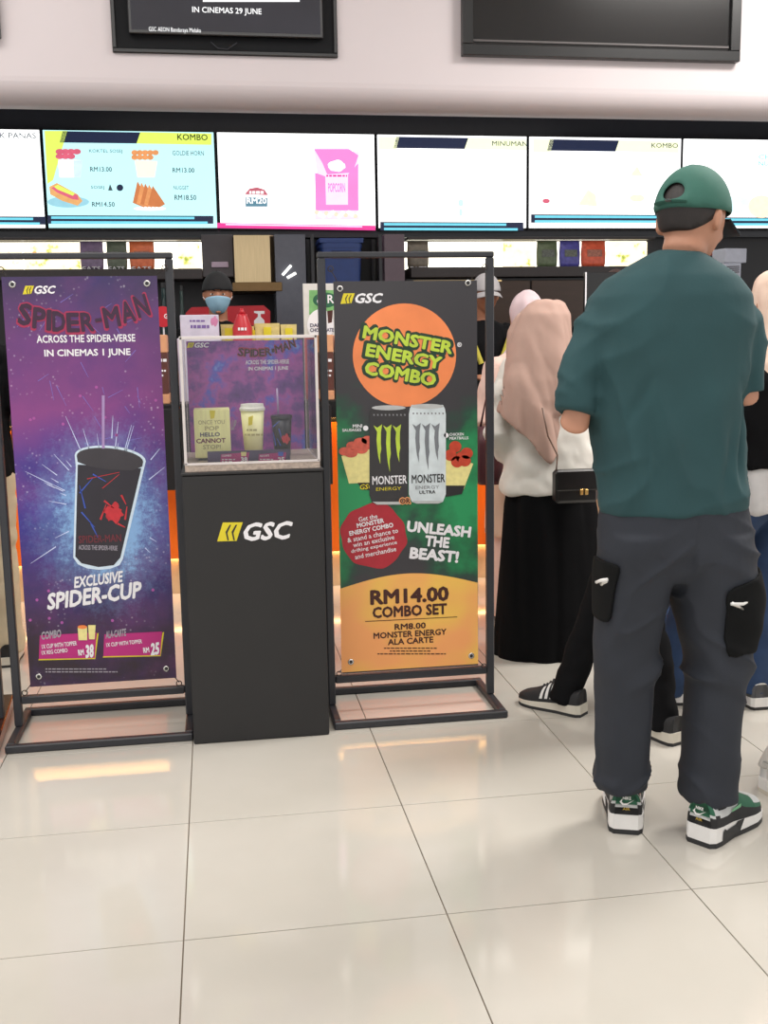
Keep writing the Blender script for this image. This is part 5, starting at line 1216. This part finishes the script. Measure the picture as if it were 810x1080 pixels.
solid('long_skirt', [px_loft(sk, 2.1)], SKB, w1['root'], .01, 3, folds(.012, 13, 11, .9, 8))
hj = [(316, 566, 588, .04, Y1), (320, 557, 596, .07, Y1), (332, 546, 601, .10, Y1), (350, 538, 602, .115, Y1), (375, 534, 603, .125, Y1 - .01), (400, 530, 604, .14, Y1 - .01), (420, 526, 604, .145, Y1 - .01), (436, 522, 602, .14, Y1 - .01)]
def slab(pts, Y, t):
    n = len(pts); V = [W(x, y, Y) for x, y in pts]; V += [v + [0, t, 0] for v in V]
    return [tuple(v) for v in V], [list(range(n - 1, -1, -1)), list(range(n, 2 * n))] + [[i, (i + 1) % n, n + (i + 1) % n, n + i] for i in range(n)]
def drape():
    """back fall of the scarf: a curved cloth ending in a point"""
    n, m_ = 26, 10; xs = np.linspace(523, 602, n + 1); yb = np.interp(xs, [523, 536, 552, 566, 580, 592, 602], [434, 446, 460, 477, 490, 476, 455]); V = []
    for k, off in enumerate((0, .016)):
        for i, x in enumerate(xs):
            u_ = (x - 562.5) / 40.0; dep = math.sqrt(max(.02, 1 - min(1, abs(u_)) ** 2.2))
            for j in range(m_ + 1): V.append(tuple(W(x + (546 + (x - 523) * .63 - x) * (1 - j / m_) ** 1.5, 365 + (yb[i] - 365) * j / m_, Y1 - .01 - (.098 + .056 * min(1, 1.6 * j / m_) - off) * dep - .004 * math.sin(i * 1.1) * j / m_)))
    S = (n + 1) * (m_ + 1); F = []; I = lambda k, i, j: k * S + i * (m_ + 1) + j
    for i in range(n):
        for j in range(m_): F += [[I(0, i, j), I(0, i, j + 1), I(0, i + 1, j + 1), I(0, i + 1, j)], [I(1, i, j), I(1, i + 1, j), I(1, i + 1, j + 1), I(1, i, j + 1)]]
        F += [[I(0, i, 0), I(0, i + 1, 0), I(1, i + 1, 0), I(1, i, 0)], [I(0, i, m_), I(1, i, m_), I(1, i + 1, m_), I(0, i + 1, m_)]]
    for j in range(m_): F += [[I(0, 0, j), I(1, 0, j), I(1, 0, j + 1), I(0, 0, j + 1)], [I(0, n, j), I(0, n, j + 1), I(1, n, j + 1), I(1, n, j)]]
    return V, F
solid('headscarf', [px_loft(hj, 2.2), drape()], SCARF, w1['root'], .007, 5,
      [folds(.009, 14, 14, .5, 12, 3), folds(.0015, 22, 22, 5, 9, 8)])
face_details(w1)
plain_shoes(w1, BROWN_SANDAL, .23)
# handbag held at her side
HB = M('black_leather', (24, 22, 23), .35, var=.1, bump=.1)
x0, x1, z0, z1 = prect(587, 496, 632, 531, 1.09)
hb = empty('handbag', ((x0 + x1) / 2, 1.2, z0), 'small black leather handbag with gold clasp on the woman in pink headscarf', 'bag')
box('body', (x0, 1.095, z0), (x1, 1.155, z1), HB, hb, .012); box('flap', (x0 - .001, 1.085, z0 + .05), (x1 + .001, 1.098, z1 + .002), HB, hb, .006)
GOLD = M('gold_metal', (220, 180, 110), .25, metal=.9)
for q in (612, 617): pbox('clasp', q, 516, q + 3.5, 522, 1.077, .008, GOLD, hb, .001)
tube('strap', [(x0 + .01, 1.125, z1), W(588, 480, 1.15), W(578, 460, 1.165), W(572, 430, 1.17)], .0035, M('strap_brown', (110, 84, 70), .4), hb)

# ---- woman behind her: lilac headscarf, peach top, floral outfit, maroon bag
Y2 = 1.95
w2b = (W(556, 600, Y2)[0], Y2)
w2 = person('woman in lilac headscarf and pale floral dress beside the orange banner', w2b, .15, 1.53, SKIN, ((-.09, .02, 5), (.09, .0, -5)), [[(-.19, 0, 1.36), (-.28, -.02, 1.1), (-.16, .18, 1.0)], [(.2, 0, 1.36), (.26, -.02, 1.08), (.18, .2, 1.02)]], head=(.1, .1), voxel=.009)
PEACH = M('peach_cotton', (222, 190, 178), .8, var=.05)
garment_top(w2, PEACH, hem=.95, sleeve='long', voxel=.011)
def floral():
    m, nt, b = node_mat('floral_cotton'); L = nt.links; tc = nt.nodes.new('ShaderNodeTexCoord'); v = nt.nodes.new('ShaderNodeTexVoronoi'); v.inputs['Scale'].default_value = 11; L.new(tc.outputs['Object'], v.inputs['Vector'])
    r = nt.nodes.new('ShaderNodeValToRGB'); e = r.color_ramp.elements; e[0].position = .17; e[0].color = lin((130, 70, 66)) + (1,); e[1].position = .25; e[1].color = lin((224, 190, 166)) + (1,); L.new(v.outputs['Distance'], r.inputs[0]); L.new(r.outputs[0], b.inputs['Base Color']); b.inputs['Roughness'].default_value = .8; return m
FLO = floral(); H2 = w2['s']
skirt(w2, FLO, [(.42, .205, .175), (.6, .20, .165), (.8, .19, .15), (.98, .165, .13)], name='tunic'); skirt(w2, PEACH, [(.02, .185, .165), (.2, .18, .155), (.5, .16, .13)], name='underskirt')
hijab(w2, M('lilac_chiffon', (206, 184, 188), .8, var=.03), 1.2); face_details(w2); plain_shoes(w2, BROWN_SANDAL, .23)
x0, x1, z0, z1 = prect(501, 450, 533, 511, 1.72)
mbg = empty('shoulder_bag', ((x0 + x1) / 2, 1.74, z0), 'maroon shoulder bag beside the orange banner', 'bag')
MAR = M('maroon_leather', (70, 28, 36), .5, var=.08)
V, F = loft_rings([ring(((x0 + x1) / 2, 1.74, z), (x1 - x0) / 2 * a, .05 * a, 24, 3) for z, a in ((z0, .7), (z0 + .02, .9), (z0 + .08, 1.0), (z1 - .08, .95), (z1, .75))]); mesh_obj('body', V, F, MAR, mbg, smooth=True)
tube('strap', [((x0 + x1) / 2 - .04, 1.74, z1 - .01), ((x0 + x1) / 2, 1.76, z1 + .17), ((x0 + x1) / 2 + .05, 1.76, z1 - .01)], .006, MAR, mbg)

# ---- the rest of the queue
Y3 = 2.0
w3 = person('woman in white headscarf mostly hidden behind the man in green', (W(632, 600, 2.2)[0], 2.2), 0, 1.5, SKIN, voxel=.009)
garment_top(w3, M('mustard_tunic', (206, 150, 48), .8), hem=.7, sleeve='long'); skirt(w3, M('sand_skirt', (190, 160, 130), .8), [(.02, .17, .15), (.4, .165, .14), (.8, .15, .12)])
hijab(w3, M('white_scarf', (230, 222, 226), .8), 1.2); face_details(w3); plain_shoes(w3, BROWN_SANDAL, .23)
# striding person in black with striped sneakers, facing left
s1h, s1t = G(616, 755), G(556, 741)
pb_ = (1.53, .50)
fdir = math.atan2(s1t[1] - s1h[1], s1t[0] - s1h[0]); yw = fdir - PI / 2
def to_local(b, yaw, p): return rotz(-yaw) @ (np.array([p[0], p[1], 0]) - np.array([b[0], b[1], 0]))
d_ = np.array([math.cos(fdir), math.sin(fdir), 0]); a1 = to_local(pb_, yw, s1h + d_ * .075)
s2h = G(716, 786) ; f2 = fdir - .35; a2 = to_local(pb_, yw, s2h + np.array([math.cos(f2), math.sin(f2), 0]) * .075)
adp = person('person in black striding left in black sneakers with three white stripes', pb_, yw, 1.5, SKIN2, ((a2[0], a2[1], math.degrees(f2 - fdir)), (a1[0], a1[1], 0)), [[(-.19, 0, 1.36), (-.22, -.04, 1.1), (-.2, .02, .86)], [(.19, 0, 1.36), (.22, -.04, 1.1), (.2, .02, .86)]], voxel=.009)
BLKC = M('black_jersey', (17, 17, 19), .95, var=.1, spec=.15); garment_top(adp, BLKC, sleeve='long'); garment_trousers(adp, BLKC, (.105, .085, .066, .058)); hair_short(adp, HAIRM, -.08); face_details(adp)
plain_shoes(adp, KNIT, .265, extra=stripes)
# person in jeans and black top at the right edge
jb = (2.06, .66); jl = to_local(jb, .25, G(706, 742)); jr = to_local(jb, .25, G(803, 746))
jp = person('person with cream headscarf, black top and blue jeans at the right edge', jb, .25, 1.53, SKIN2, ((jl[0] + .0, jl[1] + .02, 60), (jr[0], jr[1] + .05, -15)), [[(-.2, 0, 1.36), (-.24, .0, 1.12), (-.28, .22, 1.08)], [(.2, 0, 1.36), (.27, -.02, 1.08), (.0, .2, 1.05)]], head=(.0, .1), voxel=.009)
DEN = M('blue_denim', (36, 58, 92), .85, var=.12, scale=18, bump=.2)
garment_trousers(jp, DEN, (.115, .1, .085, .08)); garment_top(jp, M('white_cotton', (206, 204, 204), .85), hem=.80, loose=1.1, sleeve='none', name='undershirt'); garment_top(jp, BLKC, hem=.98, loose=1.16, sleeve='short')
hijab(jp, M('cream_scarf', (226, 198, 180), .8, var=.03), 1.22); face_details(jp); plain_shoes(jp, CANV, .26)
# far person in jeans and black skate shoes
fb_ = (2.02, 1.56); fk = to_local(fb_, 0, G(704, 677))
fp = person('person in blue jeans and black white-soled shoes deep in the queue', fb_, 0, 1.52, SKIN2, ((fk[0], fk[1] + .075, 0), (fk[0] + .24, .0, 0)), voxel=.009)
garment_trousers(fp, DEN, (.115, .1, .085, .08)); garment_top(fp, M('navy_top', (40, 44, 60), .85), sleeve='short'); hair_short(fp, HAIRM, -.09); face_details(fp); plain_shoes(fp, SKATE, .27)
# person stepping out of the right edge: one white sneaker in view
eb = (2.2, .0); hl = G(806, 838); el_ = to_local(eb, -1.35, hl + [.075, .02, 0])
ep = person('person stepping out past the right edge in white sneakers', eb, -1.35, 1.6, SKIN2, ((.1, .2, 0), (el_[0], el_[1], 0)), voxel=.009)
garment_trousers(ep, M('pale_trousers', (190, 186, 180), .85)); garment_top(ep, M('grey_top', (140, 136, 134), .85)); hair_short(ep); face_details(ep); plain_shoes(ep, WHITE_SHOE, .26)
# person at the left edge behind the purple banner
lp = person('person in black T-shirt and beige trousers at the left edge behind the banner', (W(-34, 500, 1.7)[0], 1.7), .1, 1.62, SKIN2, voxel=.009)
garment_top(lp, BLKC); garment_trousers(lp, M('beige_chino', (206, 190, 160), .85)); hair_short(lp); face_details(lp); plain_shoes(lp, KNIT, .26)

# ---- staff behind the counter
def staff(label, px, Y, H, capmat, shirt, mask, head=(0, .14), brim=True, yaw=PI):
    x = W(px, 400, Y)[0]
    P = person(label, (x, Y), yaw, H, SKIN2, arms=[[(-.2, 0, 1.38), (-.25, .04, 1.12), (-.14, .28, 1.12)], [(.2, 0, 1.38), (.25, .04, 1.12), (.14, .28, 1.12)]], head=head, voxel=.008, group='counter staff')
    garment_top(P, shirt, hem=.84); garment_trousers(P, BLKC); hair_short(P); face_details(P); plain_shoes(P, KNIT, .26)
    if capmat: cap(P, capmat, None, False, brim=brim)
    if mask:
        def fit(q): return q
        m = shell(P, 'face_mask', M('mask_blue', (150, 190, 214), .75, var=.04), lambda c: c[1] > .03 and -.11 < c[2] < -.012 - .3 * (.09 - c[1]), .0, nu=56, nv=60, thick=.002, rad=(.084, .122, .125))
        for sg in (-1, 1):
            V, F = xf(limb([(sg * .07, .035, -.035), (sg * .085, -.005, -.02), (sg * .084, -.015, -.03)], [.0018] * 3, 6), P['H']); mesh_obj('ear_loop', V, F, PW, m)
    return P
BLKCAP = M('black_cap_cotton', (24, 24, 27), .8, var=.08)
staff('masked worker in black cap and black shirt behind the counter', 233, 3.62, 1.74, BLKCAP, BLKC, True, brim=False)
sp_ = staff('worker in pale grey cap and black shirt right of the orange banner', 511, 3.62, 1.72, M('grey_cap_cotton', (170, 166, 168), .8), BLKC, False, head=(.0, .14))
for q, (a, b) in enumerate((((-.13, .145, 1.37), (-.06, .16, 1.18)), ((.13, .145, 1.37), (.06, .16, 1.18)))):
    V, F = limb([sp_['L'](a), sp_['L'](b)], [.016, .016], 8); mesh_obj('yellow_stripe', V, F, M('uniform_yellow', (196, 184, 70), .7), sp_['root'])
staff('worker in dark brown cap just above the shoulder of the man in green', 645, 3.66, 1.74, M('brown_cap', (66, 46, 42), .8), BLKC, False)
